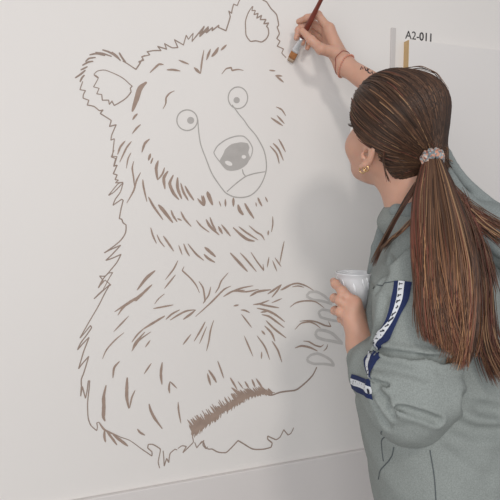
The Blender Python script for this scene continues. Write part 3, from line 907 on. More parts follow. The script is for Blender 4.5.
def head_sdf(p):
    q = to_head(p)
    q[:, 1] = np.where(q[:, 1] > 0, q[:, 1] * FS, q[:, 1])
    qm = q.copy()
    qm[:, 0] = np.abs(qm[:, 0])
    d = ellipsoid(q, (0, -.004, .004), (.073, .084, .084))
    d = smin(d, ellipsoid(q, (0, .040, -.048), (.057, .056, .068)), .03)
    d = smin(d, seg_dist(qm, V3(.047, .004, -.066), V3(.010, .064, -.097), .016, .017), .03)
    d = smin(d, seg_dist(q, V3(0, .066, -.096), V3(0, .04, -.09), .018, .03), .02)
    d = smin(d, ellipsoid(qm, (.040, .062, -.046), (.022, .026, .026)), .02)
    d = smin(d, seg_dist(qm, V3(.012, .090, -.003), V3(.048, .068, .0), .009, .007), .012)
    # eye sockets
    d = smax(d, -ellipsoid(qm, (.031, .099, -.019), (.017, .014, .011)), .010)
    # nose
    d = smin(d, seg_dist(q, V3(0, .090, -.014), V3(0, .112, -.050), .007, .0095), .012)
    d = smin(d, ellipsoid(qm, (.011, .098, -.053), (.008, .010, .007)), .006)
    d = smax(d, -ellipsoid(qm, (.006, .104, -.061), (.004, .006, .004)), .003)
    # lips
    d = smin(d, seg_dist(qm, V3(0, .0965, -.076), V3(.021, .086, -.079), .0052, .003), .006)
    d = smin(d, seg_dist(qm, V3(0, .0955, -.086), V3(.018, .086, -.083), .006, .003), .006)
    d = smax(d, -seg_dist(qm, V3(0, .103, -.081), V3(.022, .091, -.081), .0015, .0012), .003)
    # neck
    nb = to_head(np.asarray(NECK_B)[None])[0]
    nb[1] = nb[1] * FS if nb[1] > 0 else nb[1]
    d = smin(d, seg_dist(q, V3(0, -.022, -.055), nb, .051, .057), .025)
    d = smin(d, seg_dist(q, V3(0, .024, -.074), nb, .028, .050), .02)
    # ears
    e0 = V3(.0790, -.006, -.041)
    ear = None
    tilt = np.array([0.30, -0.18])
    def E(a, b, out=0.0):   # a: forward, b: up inside the ear plane
        return e0 + V3(.006 + out + (-a) * .10, a - .12 * b, b)
    plate = ellipsoid((qm - (e0 + V3(.004, -.004, .003))) @ EAR_R, (0, 0, 0), (.0055, .0125, .027))
    d = smin(d, plate, .004)
    rim = [E(.006, .000), E(.0105, .012), E(.007, .024), E(-.003, .029), E(-.0115, .023), E(-.0135, .008), E(-.0105, -.010), E(-.004, -.022)]
    d = smin(d, chain(qm, rim, [.0026, .0032, .0036, .0038, .0038, .0036, .0036, .0044]), .003)
    d = smin(d, chain(qm, [E(-.003, -.020), E(.004, -.027)], [.0058, .0055]), .004)
    d = smin(d, chain(qm, [E(.010, -.004), E(.008, -.010)], [.0038, .0034]), .004)
    d = smin(d, chain(qm, [E(-.007, .018, .001), E(-.008, .004, .001), E(-.003, -.010, .001)], [.0022, .0024, .0024]), .003)
    d = smax(d, -ellipsoid((qm - E(.001, -.001, .006)), (0, 0, 0), (.0115, .0060, .0105)), .0025)
    d = smax(d, -seg_dist(qm, E(.003, -.003, .004), E(.005, -.004, -.012), .0038, .003), .002)
    return d

_t = np.radians(6)
EAR_R = np.array([[np.cos(_t), np.sin(_t), 0], [-np.sin(_t), np.cos(_t), 0], [0, 0, 1.0]]).T

# fingers: knuckle chains, palm to tip
R_HAND = dict(
    index=([(0.6118, -0.1068, 1.7762), (0.5856, -0.0987, 1.8089), (0.5662, -0.0773, 1.8065), (0.5525, -0.0570, 1.8030)], [.0102, .0092, .0080, .0066]),
    middle=([(0.6210, -0.0895, 1.7679), (0.5832, -0.0587, 1.8070), (0.5556, -0.0504, 1.7848), (0.5477, -0.0563, 1.7630)], [.0102, .0092, .0082, .0068]),
    ring=([(0.6258, -0.0752, 1.7579), (0.5975, -0.0410, 1.7894), (0.5727, -0.0406, 1.7723), (0.5659, -0.0529, 1.7535)], [.0098, .0088, .0078, .0066]),
    pinky=([(0.6277, -0.0665, 1.7458), (0.6110, -0.0373, 1.7671), (0.5901, -0.0396, 1.7570), (0.5809, -0.0506, 1.7433)], [.0090, .0078, .0070, .0060]),
    thumb=([(0.6212, -0.1269, 1.7149), (0.5806, -0.1272, 1.7206), (0.5595, -0.1155, 1.7427), (0.5469, -0.0937, 1.7687)], [.0150, .0122, .0102, .0074]))
L_HAND = dict(
    index=([(0.4957, -0.4475, 1.1682), (0.4772, -0.4346, 1.1899), (0.4756, -0.4118, 1.1997), (0.4807, -0.3941, 1.2026)], [.0098, .0090, .0080, .0068]),
    middle=([(0.4888, -0.4525, 1.1583), (0.4711, -0.4385, 1.1729), (0.4729, -0.4136, 1.1730), (0.4844, -0.3944, 1.1708)], [.0098, .0090, .0080, .0068]),
    ring=([(0.4843, -0.4535, 1.1437), (0.4714, -0.4387, 1.1511), (0.4736, -0.4152, 1.1490), (0.4855, -0.3972, 1.1475)], [.0094, .0086, .0078, .0066]),
    pinky=([(0.4908, -0.4501, 1.1254), (0.4855, -0.4351, 1.1301), (0.4873, -0.4143, 1.1312), (0.4971, -0.4007, 1.1314)], [.0086, .0076, .0068, .0060]),
    thumb=([(0.5223, -0.4481, 1.1166), (0.5430, -0.4313, 1.1425), (0.5536, -0.4063, 1.1627), (0.5543, -0.3859, 1.1773)], [.0140, .0118, .0102, .0078]))

def hand_sdf(p, wr, H, rw):
    d = None
    for nme, (pts, rad) in H.items():
        base = pts[0]
        if nme != 'thumb':
            e = seg_dist(p, wr, base, rw * .80, rad[0] * 1.25)
        else:
            e = seg_dist(p, wr, base, rw * .70, rad[0])
        d = e if d is None else smin(d, e, .012)
    names = [k for k in H if k != 'thumb']
    for a, b in zip(names[:-1], names[1:]):
        d = smin(d, seg_dist(p, H[a][0][0], H[b][0][0], .0105, .0105), .010)
    d = smin(d, seg_dist(p, H['thumb'][0][0], H['index'][0][0], .010, .009), .012)
    for nme, (pts, rad) in H.items():
        f = chain(p, pts, rad, .003)
        # knuckle swellings
        for q_, r_ in zip(pts[1:-1], rad[1:-1]):
            f = smin(f, np.linalg.norm(p - np.asarray(q_), axis=1) - r_ * 1.04, .004)
        d = smin(d, f, .005)
    return d

def body_sdf(p):
    d = head_sdf(p)
    d = smin(d, chain(p, [NECK_B, (0.6799, -0.4602, 1.1646), (0.6732, -0.4917, 0.8327)], [.062, .085, .095]), .03)
    d = smin(d, chain(p, [NECK_B, R_SH], [.05, .048]), .02)
    d = smin(d, chain(p, [NECK_B, L_SH], [.05, .048]), .02)
    d = smin(d, chain(p, [R_SH, R_EL, R_WR], [.044, .034, .0215]), .012)
    d = smin(d, chain(p, [L_SH, L_EL, L_WR], [.046, .037, .0265]), .012)
    d = smin(d, hand_sdf(p, np.asarray(R_WR), R_HAND, .0225), .014)
    d = smin(d, hand_sdf(p, np.asarray(L_WR), L_HAND, .027), .014)
    return d

# hoodie
T_A = np.radians(62)
T_F = -np.sin(T_A) * np.array([np.cos(np.radians(19)), -np.sin(np.radians(19)), 0]) + np.cos(T_A) * np.array([np.sin(np.radians(19)), np.cos(np.radians(19)), 0])
T_L = np.cross(np.array([0, 0, 1.0]), T_F)
# torso sections, hem to neck: centre, half width to the side, half depth
TORSO = [((0.6995, -0.5058, 0.6796), .176, .140), ((0.6948, -0.4951, 0.7684), .180, .146), ((0.6815, -0.4916, 0.8620), .186, .150), ((0.6663, -0.4755, 0.9694), .188, .152),
         ((0.6706, -0.4630, 1.1060), .182, .138), ((0.6688, -0.4567, 1.2141), .165, .121), ((0.6732, -0.4565, 1.2825), .120, .094), ((0.6568, -0.4576, 1.3216), .082, .074), ((0.6491, -0.4569, 1.3542), .058, .054)]
T_Z = np.array([s[0][2] for s in TORSO])
T_X = np.array([s[0][0] for s in TORSO])
T_Y = np.array([s[0][1] for s in TORSO])
T_RL = np.array([s[1] for s in TORSO])
T_RF = np.array([s[2] for s in TORSO])

def torso_sdf(p):
    z = p[:, 2]
    cx, cy = np.interp(z, T_Z, T_X), np.interp(z, T_Z, T_Y)
    rl, rf = np.interp(z, T_Z, T_RL), np.interp(z, T_Z, T_RF)
    dx, dy = p[:, 0] - cx, p[:, 1] - cy
    ql = (dx * T_L[0] + dy * T_L[1]) / rl
    qf = (dx * T_F[0] + dy * T_F[1]) / rf
    k = np.sqrt(ql * ql + qf * qf)
    g = np.sqrt((ql / rl) ** 2 + (qf / rf) ** 2) + 1e-6
    d = k * (k - 1) / g
    d = np.where(k < 0.2, -0.8 * np.minimum(rl, rf), d)
    return smax(smax(d, T_Z[0] - z, .012), z - T_Z[-1], .012)

def sleeve_l(p):
    d = chain(p, [(0.5973, -0.5168, 1.2691), (0.5524, -0.5641, 1.1746), (0.5227, -0.6005, 1.0817)], [.074, .077, .068], .01)
    fore = chain(p, [(0.5066, -0.6258, 1.0608), (0.5005, -0.6006, 1.0576), (0.5006, -0.5310, 1.0636), (0.5046, -0.4837, 1.0716)], [.060, .067, .052, .0380], .02)
    d = smin(d, fore, .02)
    d = smin(d, seg_dist(p, (0.4983, -0.6186, 1.0199), (0.5046, -0.6267, 1.0452), .050, .056), .03)
    d = smin(d, seg_dist(p, (0.5053, -0.5000, 1.0180), (0.4982, -0.4906, 1.0343), .030, .030), .015)
    # cuff opening
    ax = np.asarray((0.4932, -0.4394, 1.1034)) - np.asarray((0.5062, -0.5226, 1.0604))
    ax = ax / np.linalg.norm(ax)
    return smax(d, (p - np.asarray((0.4962, -0.4607, 1.0819))) @ ax, .006)

def sleeve_r(p):
    d = chain(p, [R_SH, R_EL, (0.7042, -0.1933, 1.6246)], [.056, .046, .037], .02)
    ax = np.asarray(R_WR) - np.asarray(R_EL)
    ax = ax / np.linalg.norm(ax)
    return smax(d, (p - np.asarray((0.7030, -0.1839, 1.6404))) @ ax, .006)

CREASES = [
    ([(0.4569, -0.5875, 1.1193), (0.4635, -0.6188, 1.1227), (0.4808, -0.6451, 1.1238), (0.5193, -0.6609, 1.1200), (0.5641, -0.6527, 1.1066)], .0055, .014),
    ([(0.4341, -0.6162, 1.0830), (0.4374, -0.6250, 1.0832), (0.4433, -0.6400, 1.0814)], .0045, .009),
    ([(0.4483, -0.6619, 1.0566), (0.4616, -0.6747, 1.0537), (0.4779, -0.6832, 1.0489), (0.4956, -0.6878, 1.0407)], .0055, .011),
    ([(0.4336, -0.6258, 1.0729), (0.4382, -0.6433, 1.0616), (0.4446, -0.6551, 1.0468)], .007, .009),
    ([(0.4301, -0.6179, 1.0611), (0.4366, -0.6307, 1.0413), (0.4458, -0.6391, 1.0198)], .006, .005),
    ([(0.4447, -0.6100, 1.1029), (0.4614, -0.6433, 1.1052), (0.4840, -0.6705, 1.1008)], .007, .004),
    ([(0.5215, -0.4736, 1.1957), (0.5196, -0.4646, 1.1567), (0.5106, -0.4871, 1.1250)], .007, .007),
    ([(0.4777, -0.5779, 1.1990), (0.4691, -0.5783, 1.1636), (0.4712, -0.5557, 1.1312)], .007, .006),
    ([(0.5338, -0.5095, 1.2545), (0.4978, -0.5460, 1.2345), (0.4825, -0.5467, 1.2100)], .007, .006),
    ([(0.5497, -0.6762, 1.0595), (0.6224, -0.6363, 1.0217), (0.6594, -0.6372, 1.0102)], .010, .011),
    ([(0.5789, -0.6324, 0.9976), (0.6112, -0.6396, 0.9841), (0.6572, -0.6411, 0.9813)], .011, .008),
    ([(0.5606, -0.6305, 0.9574), (0.5902, -0.6435, 0.9335), (0.6339, -0.6524, 0.9082)], .009, .003),
]

def hoodie_base(p):
    d = torso_sdf(p)
    d = smin(d, chain(p, [(0.6529, -0.4570, 1.3139), (0.6059, -0.5192, 1.2744)], [.062, .070]), .04)
    d = smin(d, chain(p, [(0.6549, -0.4573, 1.3178), R_SH], [.060, .058]), .04)
    d = smin(d, sleeve_r(p), .03)
    # neckband
    c = np.asarray((0.6260, -0.4611, 1.3391))
    v = p - c
    rr = np.sqrt(v[:, 0] ** 2 + v[:, 1] ** 2) - .056
    d = smin(d, np.sqrt(rr * rr + v[:, 2] ** 2) - .0125, .012)
    d = smin(d, np.sqrt((rr - .004) ** 2 + (v[:, 2] + .022) ** 2) - .018, .015)
    s = sleeve_l(p)
    d = smin(d, s, .004)
    w = (np.sin(p[:, 0] * 41 + p[:, 2] * 33) * np.sin(p[:, 2] * 27 - p[:, 1] * 38 + 1.0) + .5 * np.sin(p[:, 0] * 90 - p[:, 2] * 70 + p[:, 1] * 55))
    return d + .0016 * w

def hoodie_sdf(p):
    d = hoodie_base(p)
    for pts, w, dep in CREASES:
        d = d + crease(p, pts, w, dep)
    return d

def hood_sdf(p):
    d = chain(p, [(0.6796, -0.4504, 1.4690), (0.6777, -0.4680, 1.4466), (0.6789, -0.4871, 1.4193), (0.6867, -0.5084, 1.3928), (0.7075, -0.5347, 1.3617), (0.7454, -0.5676, 1.3227)], [.006, .0085, .0095, .0095, .0095, .0095], .003)
    d = smin(d, chain(p, [(0.6579, -0.4615, 1.4428), (0.6562, -0.4843, 1.4227), (0.6556, -0.5080, 1.3961), (0.6613, -0.5285, 1.3706), (0.6813, -0.5545, 1.3389), (0.7252, -0.5845, 1.2975)], [.008, .010, .0112, .0115, .0115, .0115], .003), .0015)
    d = smin(d, chain(p, [(0.6327, -0.4784, 1.4005), (0.6293, -0.5118, 1.3742), (0.6314, -0.5420, 1.3459), (0.6521, -0.5738, 1.3122), (0.7002, -0.6106, 1.2694)], [.014, .0165, .0175, .018, .018], .003), .002)
    d = smin(d, chain(p, [(0.6860, -0.4425, 1.3599), (0.7215, -0.5029, 1.3036), (0.7654, -0.5542, 1.2617)], [.035, .042, .045], .01), .006)
    d = smin(d, chain(p, [(0.6830, -0.5135, 1.3306), (0.7052, -0.5452, 1.3026), (0.7346, -0.5628, 1.2815)], [.040, .052, .045], .01), .008)
    # front edges of the hood either side of the throat
    d = smin(d, chain(p, [(0.5970, -0.4020, 1.3520), (0.5950, -0.3891, 1.3159), (0.5848, -0.3856, 1.2634), (0.5683, -0.3953, 1.2165)], [.006, .010, .013, .012], .006), .006)
    d = smin(d, chain(p, [(0.5870, -0.4204, 1.3463), (0.5670, -0.4726, 1.3398), (0.5743, -0.5071, 1.3386), (0.6052, -0.5214, 1.3546)], [.008, .012, .015, .018], .008), .008)
    return d

HAIR_C, HAIR_R = V3(.006, .005, .006), V3(.0895, .0930, .0960)
TIE = HL(.004, -.108, -.046)
def hair_sdf(p):
    q = to_head(p)
    d = ellipsoid(q, HAIR_C, HAIR_R)
    d = smin(d, ellipsoid(q, (-.003, -.030, .042), (.062, .056, .056)), .02)
    d = smin(d, ellipsoid(q, (0, -.048, -.058), (.058, .043, .046)), .015)
    d = smin(d, seg_dist(q, V3(.002, -.060, -.02), V3(.004, -.108, -.046), .046, .014), .03)
    m = q.copy()
    m[:, 0] = np.abs(m[:, 0])
    f, u = m[:, 1], m[:, 2]
    line = np.interp(u, [-.09, -.050, -.028, -.017, .004, .02, .05, .08, .12], [-.045, -.024, -.019, .014, .038, .050, .066, .074, .08])
    d = smax(d, (f - line) * .8, .010)
    d = smax(d, -.084 - u + .28 * (f + .03), .012)
    return d


# ------------------------------------------------------------------ person materials
M_SKIN = mat('skin', srgb(197, 152, 131), 0.5, 0.05, 35, 0.12, 700, sss=0.25, spec=0.4)
M_LIP = mat('lips', srgb(176, 108, 100), 0.4)
M_EYE = mat('eye_white', srgb(235, 232, 228), 0.2)
M_IRIS = mat('iris', srgb(70, 60, 50), 0.2)
M_HAIRCAP = mat('dark_brown_hair', srgb(62, 45, 36), 0.5, 0.25, 60)
M_HAIR = hair_mat('brown_hair_strands')
M_HOODIE = mat('grey_heather_jersey', srgb(140, 145, 142), 0.9, 0.15, 480, 0.5, 700, spec=0.15)
M_HOOD = mat('grey_jersey_hood', srgb(134, 140, 139), 0.9, 0.15, 480, 0.5, 700, spec=0.15)
M_NAVY = mat('navy_tape', srgb(36, 46, 84), 0.8, 0.08, 200, spec=0.2)
M_WHITETAPE = mat('white_tape', srgb(214, 216, 220), 0.8, spec=0.2)
M_TAPEINK = mat('black_tape_print', srgb(40, 42, 52), 0.8)
M_SEAM = mat('dark_seam', srgb(84, 90, 92), 0.9)
M_TROUSER = mat('dark_trousers', srgb(60, 64, 74), 0.9, 0.08, 120)
M_SHOE = mat('white_trainer', srgb(210, 208, 205), 0.6)
M_SOLE = mat('rubber_sole', srgb(235, 233, 230), 0.7)
M_GOLD = mat('gold', srgb(226, 190, 140), 0.25, metal=1.0)
M_PEARL = mat('pearl', srgb(238, 224, 210), 0.25)
M_BEAD = mat('coral_bead', srgb(200, 136, 114), 0.35)
M_THREAD = mat('red_thread', srgb(150, 84, 70), 0.8)
M_INK = mat('tattoo_ink', srgb(56, 48, 52), 0.7)
M_NAIL = mat('fingernail', srgb(214, 168, 150), 0.3)


def ramp_mat(name, stops, scale, rough=0.7, metal=0.0):
    m = bpy.data.materials.new(name)
    nt, N, L, P = nodes_of(m)
    tc = N.new('ShaderNodeTexCoord')
    v = N.new('ShaderNodeTexVoronoi')
    v.inputs['Scale'].default_value = scale
    s = N.new('ShaderNodeSeparateColor')
    r = N.new('ShaderNodeValToRGB')
    r.color_ramp.interpolation = 'CONSTANT'
    while len(r.color_ramp.elements) < len(stops):
        r.color_ramp.elements.new(0.5)
    for e, (p, c) in zip(r.color_ramp.elements, stops):
        e.position = p
        e.color = (*c, 1)
    L.new(tc.outputs['Object'], v.inputs['Vector'])
    L.new(v.outputs['Color'], s.inputs[0])
    L.new(s.outputs[0], r.inputs[0])
    L.new(r.outputs[0], P.inputs['Base Color'])
    P.inputs['Roughness'].default_value = rough
    P.inputs['Metallic'].default_value = metal
    return m


M_TIE = ramp_mat('scrunchie_fabric', [(0, srgb(186, 136, 116)), (0.26, srgb(112, 120, 124)), (0.5, srgb(196, 172, 158)), (0.68, srgb(150, 94, 78)), (0.82, srgb(160, 164, 166))], 260)

# ------------------------------------------------------------------ the person
foot = np.asarray((0.6798, -0.4899, 0.7684))
person = tag(empty('person', (foot[0], foot[1], 0.0)), 'person with long brown ponytail in grey hoodie reaching up to paint the bear', 'person')

P_, Q_ = solidify(body_sdf, (.08, -.80, .70), (.80, .02, 1.86), .0021)
body = fast_mesh('body', P_, Q_, M_SKIN, person)

P_, Q_ = solidify(hoodie_sdf, np.array([0.12, -0.8, 0.7]), np.array([0.9, -0.02, 1.76]), .0034)
hoodie = fast_mesh('hoodie', P_, Q_, M_HOODIE, person)
P_, Q_ = solidify(hood_sdf, np.array([0.12, -0.8, 0.7]) + (0, 0, .3), np.array([0.9, -0.02, 1.76]), .0030)
fast_mesh('hood', P_, Q_, M_HOOD, hoodie)


# ---- hair
def resample(pts, n):
    pts = np.asarray(pts, float)
    s = np.concatenate([[0], np.cumsum(np.linalg.norm(np.diff(pts, axis=0), axis=1))])
    t = np.linspace(0, s[-1], 60)
    # gentle Catmull-Rom smoothing by averaging a finely resampled path
    q = np.stack([np.interp(t, s, pts[:, k]) for k in range(3)], 1)
    for _ in range(10):
        q[1:-1] = (q[:-2] + 2 * q[1:-1] + q[2:]) / 4
    t2 = np.linspace(0, 59, n)
    return np.stack([np.interp(t2, np.arange(60), q[:, k]) for k in range(3)], 1)


def strands_mesh(name, paths, rad, cols, parent, tip=0.35, warm=0.0):
    """paths (S, n, 3): three-sided tapering tubes, one colour per strand."""
    S, n, _ = paths.shape
    tan = np.gradient(paths, axis=1)
    tan /= np.linalg.norm(tan, axis=2, keepdims=True) + 1e-9
    ref = np.array([.35, .8, .48])
    a = np.cross(tan, ref)
    a /= np.linalg.norm(a, axis=2, keepdims=True) + 1e-9
    b = np.cross(tan, a)
    t = np.linspace(0, 1, n)
    prof = np.minimum(1, (1 - t) / .18) * (1 - tip) + tip
    prof *= np.minimum(1, t / .06) * .5 + .5
    r = (np.asarray(rad)[:, None] * prof[None])[..., None]
    ring = [paths + (a * math.cos(x) + b * math.sin(x)) * r for x in (0, 2.094, 4.189)]
    V = np.stack(ring, 2).reshape(-1, 3)
    base = (np.arange(S)[:, None] * n + np.arange(n - 1)[None]) * 3
    F_ = []
    for k in range(3):
        k2 = (k + 1) % 3
        F_.append(np.stack([base + k, base + k2, base + 3 + k2, base + 3 + k], -1).reshape(-1, 4))
    C_ = np.asarray(cols)[:, None] * (1 + warm * np.clip((t - .35) / .65, 0, 1)[None, :, None] * np.array([1.0, .80, .66]))
    C_ = np.repeat(C_.reshape(-1, 3), 3, axis=0)
    return fast_mesh(name, V, np.concatenate(F_), M_HAIR, parent, C_)


rng = np.random.default_rng(7)
PAL = np.array([srgb(60, 43, 34), srgb(78, 56, 43), srgb(98, 70, 53), srgb(126, 92, 66), srgb(156, 122, 90), srgb(104, 62, 50)])


def pick(weights, n):
    w = np.array(weights, float)
    k = rng.choice(len(PAL), n, p=w / w.sum())
    c = PAL[k] * rng.uniform(.8, 1.2, (n, 1))
    return c


P_, Q_ = solidify(hair_sdf, np.asarray(H_C) - .16, np.asarray(H_C) + .16, .0028)
hair = fast_mesh('hair', P_, Q_, M_HAIRCAP, person)
# strands combed back over the head into the tie
qv = to_head(P_)
out = hair_sdf(P_ + (P_ - np.asarray(H_C)) * .02) > 0
am = np.abs(qv[:, 0])
line = np.interp(qv[:, 2], [-.09, -.050, -.028, -.017, .004, .02, .05, .08, .12], [-.045, -.024, -.019, .014, .038, .050, .066, .074, .08])
rimv = np.where((np.abs(line - qv[:, 1]) < .006) & out & (np.linalg.norm((qv - HAIR_C) / HAIR_R, axis=1) > .97))[0]
napev = np.where((qv[:, 2] < -.072) & out & (qv[:, 1] < -.03))[0]
allv = np.where(out & (qv[:, 1] < line + .004) & (np.linalg.norm((qv - HAIR_C) / HAIR_R, axis=1) > .99))[0]
st = np.concatenate([rng.choice(rimv, 900), rng.choice(napev, 200), rng.choice(allv, 1000)])
w0 = (qv[st] - HAIR_C) / HAIR_R
w0 /= np.linalg.norm(w0, axis=1, keepdims=True)
tl = to_head(np.asarray(TIE)[None])[0]
wt = (tl - HAIR_C) / HAIR_R
wt /= np.linalg.norm(wt)
n = 18
tt = np.linspace(0, 1, n)
om = np.arccos(np.clip(w0 @ wt, -1, 1))[:, None]
wpath = (np.sin((1 - tt)[None] * om)[..., None] * w0[:, None] + np.sin(tt[None] * om)[..., None] * wt) / (np.sin(om)[..., None] + 1e-6)
lift = 1.0 + rng.uniform(.002, .016, (len(st), 1)) + .008 * np.sin(np.pi * tt)[None]
path = HAIR_C + wpath * HAIR_R * lift[..., None]
mix = np.clip((tt - .72) / .28, 0, 1) ** 1.5
tgt = tl + rng.normal(0, .0065, (len(st), 1, 3))
path = path * (1 - mix[None, :, None]) + tgt * mix[None, :, None]
wob = rng.uniform(0, 6.28, (len(st), 1, 3))
path = path + .0012 * np.sin(tt[None, :, None] * 7 + wob)
path = np.asarray(H_C) + path @ H_A
flat = path.reshape(-1, 3)
for _ in range(2):
    d = hair_sdf(flat)
    g = np.stack([(hair_sdf(flat + np.eye(3)[k] * 5e-4) - d) / 5e-4 for k in range(3)], 1)
    g /= np.linalg.norm(g, axis=1, keepdims=True) + 1e-9
    flat = flat + g * np.maximum(0, .0011 - d)[:, None]
path = flat.reshape(path.shape)
cols = pick([40, 37, 17, 2.6, .5, 3], len(st))
strands_mesh('combed_hair', path, rng.uniform(.0006, .0013, len(st)), cols, hair, .5)

# ---- ponytail
EL = resample([(0.5829, -0.5221, 1.4292), (0.5492, -0.5477, 1.3766), (0.5240, -0.5767, 1.3194), (0.4958, -0.6156, 1.2597), (0.4800, -0.6425, 1.2031), (0.4766, -0.6588, 1.1570), (0.4936, -0.6661, 1.1211)], 24)
ER = resample([(0.6057, -0.5406, 1.4284), (0.6180, -0.5661, 1.3767), (0.6276, -0.5913, 1.3185), (0.6249, -0.6181, 1.2547), (0.6194, -0.6384, 1.1931), (0.6101, -0.6495, 1.1365), (0.5967, -0.6517, 1.0899)], 24)
TO_ROOM = -np.array([np.sin(np.radians(19)), np.cos(np.radians(19)), 0.0])
NS = 3600
clump = rng.integers(0, 70, NS)
ca = rng.uniform(-1, 1, 70)
a = np.clip(ca[clump] + rng.normal(0, .10, NS), -1.02, 1.02)
spread = rng.uniform(-1, 1, NS)
m = 24
tt = np.linspace(0, 1, m)
a_t = a[:, None] + (.09 * np.sin(tt[None] * 6 + ca[clump][:, None] * 9) + rng.normal(0, .02, (NS, 1)) * np.sin(tt * 9)[None]) * tt[None]
u = (a_t + 1) / 2
path = EL[None] * (1 - u[..., None]) + ER[None] * u[..., None]
thick = np.interp(tt, [0, .15, .5, 1], [.012, .020, .027, .022])
dep = np.sqrt(np.clip(1 - a_t ** 2, 0.02, 1)) * spread[:, None] * thick[None]
path = path + TO_ROOM * (dep + .010 * np.sqrt(np.clip(1 - a_t ** 2, 0, 1)))[..., None]
# uneven tips: longest a little right of the middle
ln = np.interp(a, [-1, -.5, .1, .45, .8, 1.0], [.95, .96, .98, 1.04, 1.03, .98]) * (1 - .24 * rng.random(NS) ** 1.8)
full = np.linspace(0, 1, m)
ext = np.concatenate([path, path[:, -1:] + (path[:, -1:] - path[:, -3:-2]) * 1.2], 1)
sx = np.linspace(0, 1.10, m + 1)
idx = ln[:, None] * full[None] / 1.10 * m
i0 = np.clip(idx.astype(int), 0, m - 1)
fr = (idx - i0)[..., None]
path = np.take_along_axis(ext, i0[..., None].repeat(3, 2), 1) * (1 - fr) + np.take_along_axis(ext, (i0 + 1)[..., None].repeat(3, 2), 1) * fr
# curl of the tips
cdir = np.array([np.cos(np.radians(19)), -np.sin(np.radians(19)), 0.0])
curl = np.clip((full - .50) / .50, 0, 1) ** 2
lean = np.where(ca > 0.1, -.016, np.where(ca < -.4, .010, 0.0)) + rng.normal(0, .008, 70)
camt = (lean[clump] + rng.normal(0, .003, NS))[:, None]
path = path + (curl[None] * camt)[..., None] * cdir
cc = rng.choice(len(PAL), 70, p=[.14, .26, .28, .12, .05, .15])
glossy = (ca > -.15) & (ca < .7)  # paler golden clumps here also paint in the ponytail's gloss
cc[glossy] = rng.choice(len(PAL), glossy.sum(), p=[.08, .19, .31, .28, .06, .08])
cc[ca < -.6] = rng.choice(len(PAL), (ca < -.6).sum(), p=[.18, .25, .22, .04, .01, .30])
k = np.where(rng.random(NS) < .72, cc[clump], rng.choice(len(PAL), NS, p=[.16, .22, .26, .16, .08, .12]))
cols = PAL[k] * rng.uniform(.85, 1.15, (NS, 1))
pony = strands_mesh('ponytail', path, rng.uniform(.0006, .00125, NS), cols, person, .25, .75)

# ---- loose strands beside the ponytail and at the ear
def wisps(list_):
    Pth, Cc, Rr = [], [], []
    for pts, cnt, sp0, sp1, w in list_:
        base = resample(pts, 16)
        for _ in range(cnt):
            o0, o1 = rng.normal(0, 1, 3) * sp0, rng.normal(0, 1, 3) * sp1
            s = np.linspace(0, 1, 16)[:, None]
            Pth.append(base + o0 * (1 - s) + o1 * s + .0015 * np.sin(s * 6 + rng.uniform(0, 6)))
            Cc.append(pick(w, 1)[0])
            Rr.append(rng.uniform(.0005, .0009))
    return np.array(Pth), np.array(Rr), np.array(Cc)


WR = [10, 20, 25, 8, 3, 40]
WISPS = [
    ([(0.5590, -0.5394, 1.3870), (0.5371, -0.5351, 1.3548), (0.5272, -0.5191, 1.3220), (0.5221, -0.4949, 1.2820), (0.5196, -0.4712, 1.2453)], 32, .0028, .0028, WR),
    ([(0.5305, -0.5676, 1.3272), (0.5174, -0.5594, 1.3105), (0.5114, -0.5378, 1.2942), (0.5134, -0.5086, 1.2745)], 20, .0022, .0025, [10, 20, 30, 20, 10, 10]),
    ([(0.5992, -0.5582, 1.3902), (0.6165, -0.5786, 1.3532), (0.6397, -0.5982, 1.3219), (0.6724, -0.6201, 1.2911)], 60, .005, .008, WR),
    ([(0.6038, -0.5577, 1.3903), (0.6296, -0.5778, 1.3532), (0.6555, -0.5963, 1.3316), (0.6802, -0.6151, 1.3138)], 30, .004, .005, WR),
    ([(0.6088, -0.5753, 1.3599), (0.6287, -0.5971, 1.3171), (0.6439, -0.6119, 1.2748), (0.6444, -0.6341, 1.2152)], 36, .004, .006, WR),
    ([(0.6152, -0.5747, 1.3666), (0.6307, -0.6047, 1.3010), (0.6327, -0.6264, 1.2309), (0.6246, -0.6408, 1.1656), (0.6247, -0.6516, 1.1227), (0.6460, -0.6649, 1.0854)], 170, .005, .009, [8, 20, 28, 12, 4, 36]),
    ([(0.6148, -0.5811, 1.3433), (0.6293, -0.6097, 1.2783), (0.6256, -0.6314, 1.1995), (0.6149, -0.6417, 1.1454), (0.6168, -0.6502, 1.1101), (0.6308, -0.6582, 1.0784)], 120, .004, .007, [8, 20, 28, 14, 5, 30]),
    ([(0.5307, -0.4809, 1.4484), (0.5245, -0.4881, 1.4302), (0.5260, -0.4927, 1.4107), (0.5344, -0.4933, 1.3916)], 9, .0015, .002, [30, 20, 20, 10, 3, 20]),
    ([(0.5904, -0.4486, 1.6024), (0.6120, -0.4666, 1.6026), (0.6291, -0.4902, 1.5854), (0.6399, -0.5080, 1.5511)], 4, .002, .003, [30, 30, 20, 5, 0, 0]),
]
for wisp in WISPS:
    pp, rr, cc2 = wisps([wisp])
    strands_mesh('loose_hair', pp, rr, cc2, pony, .3)

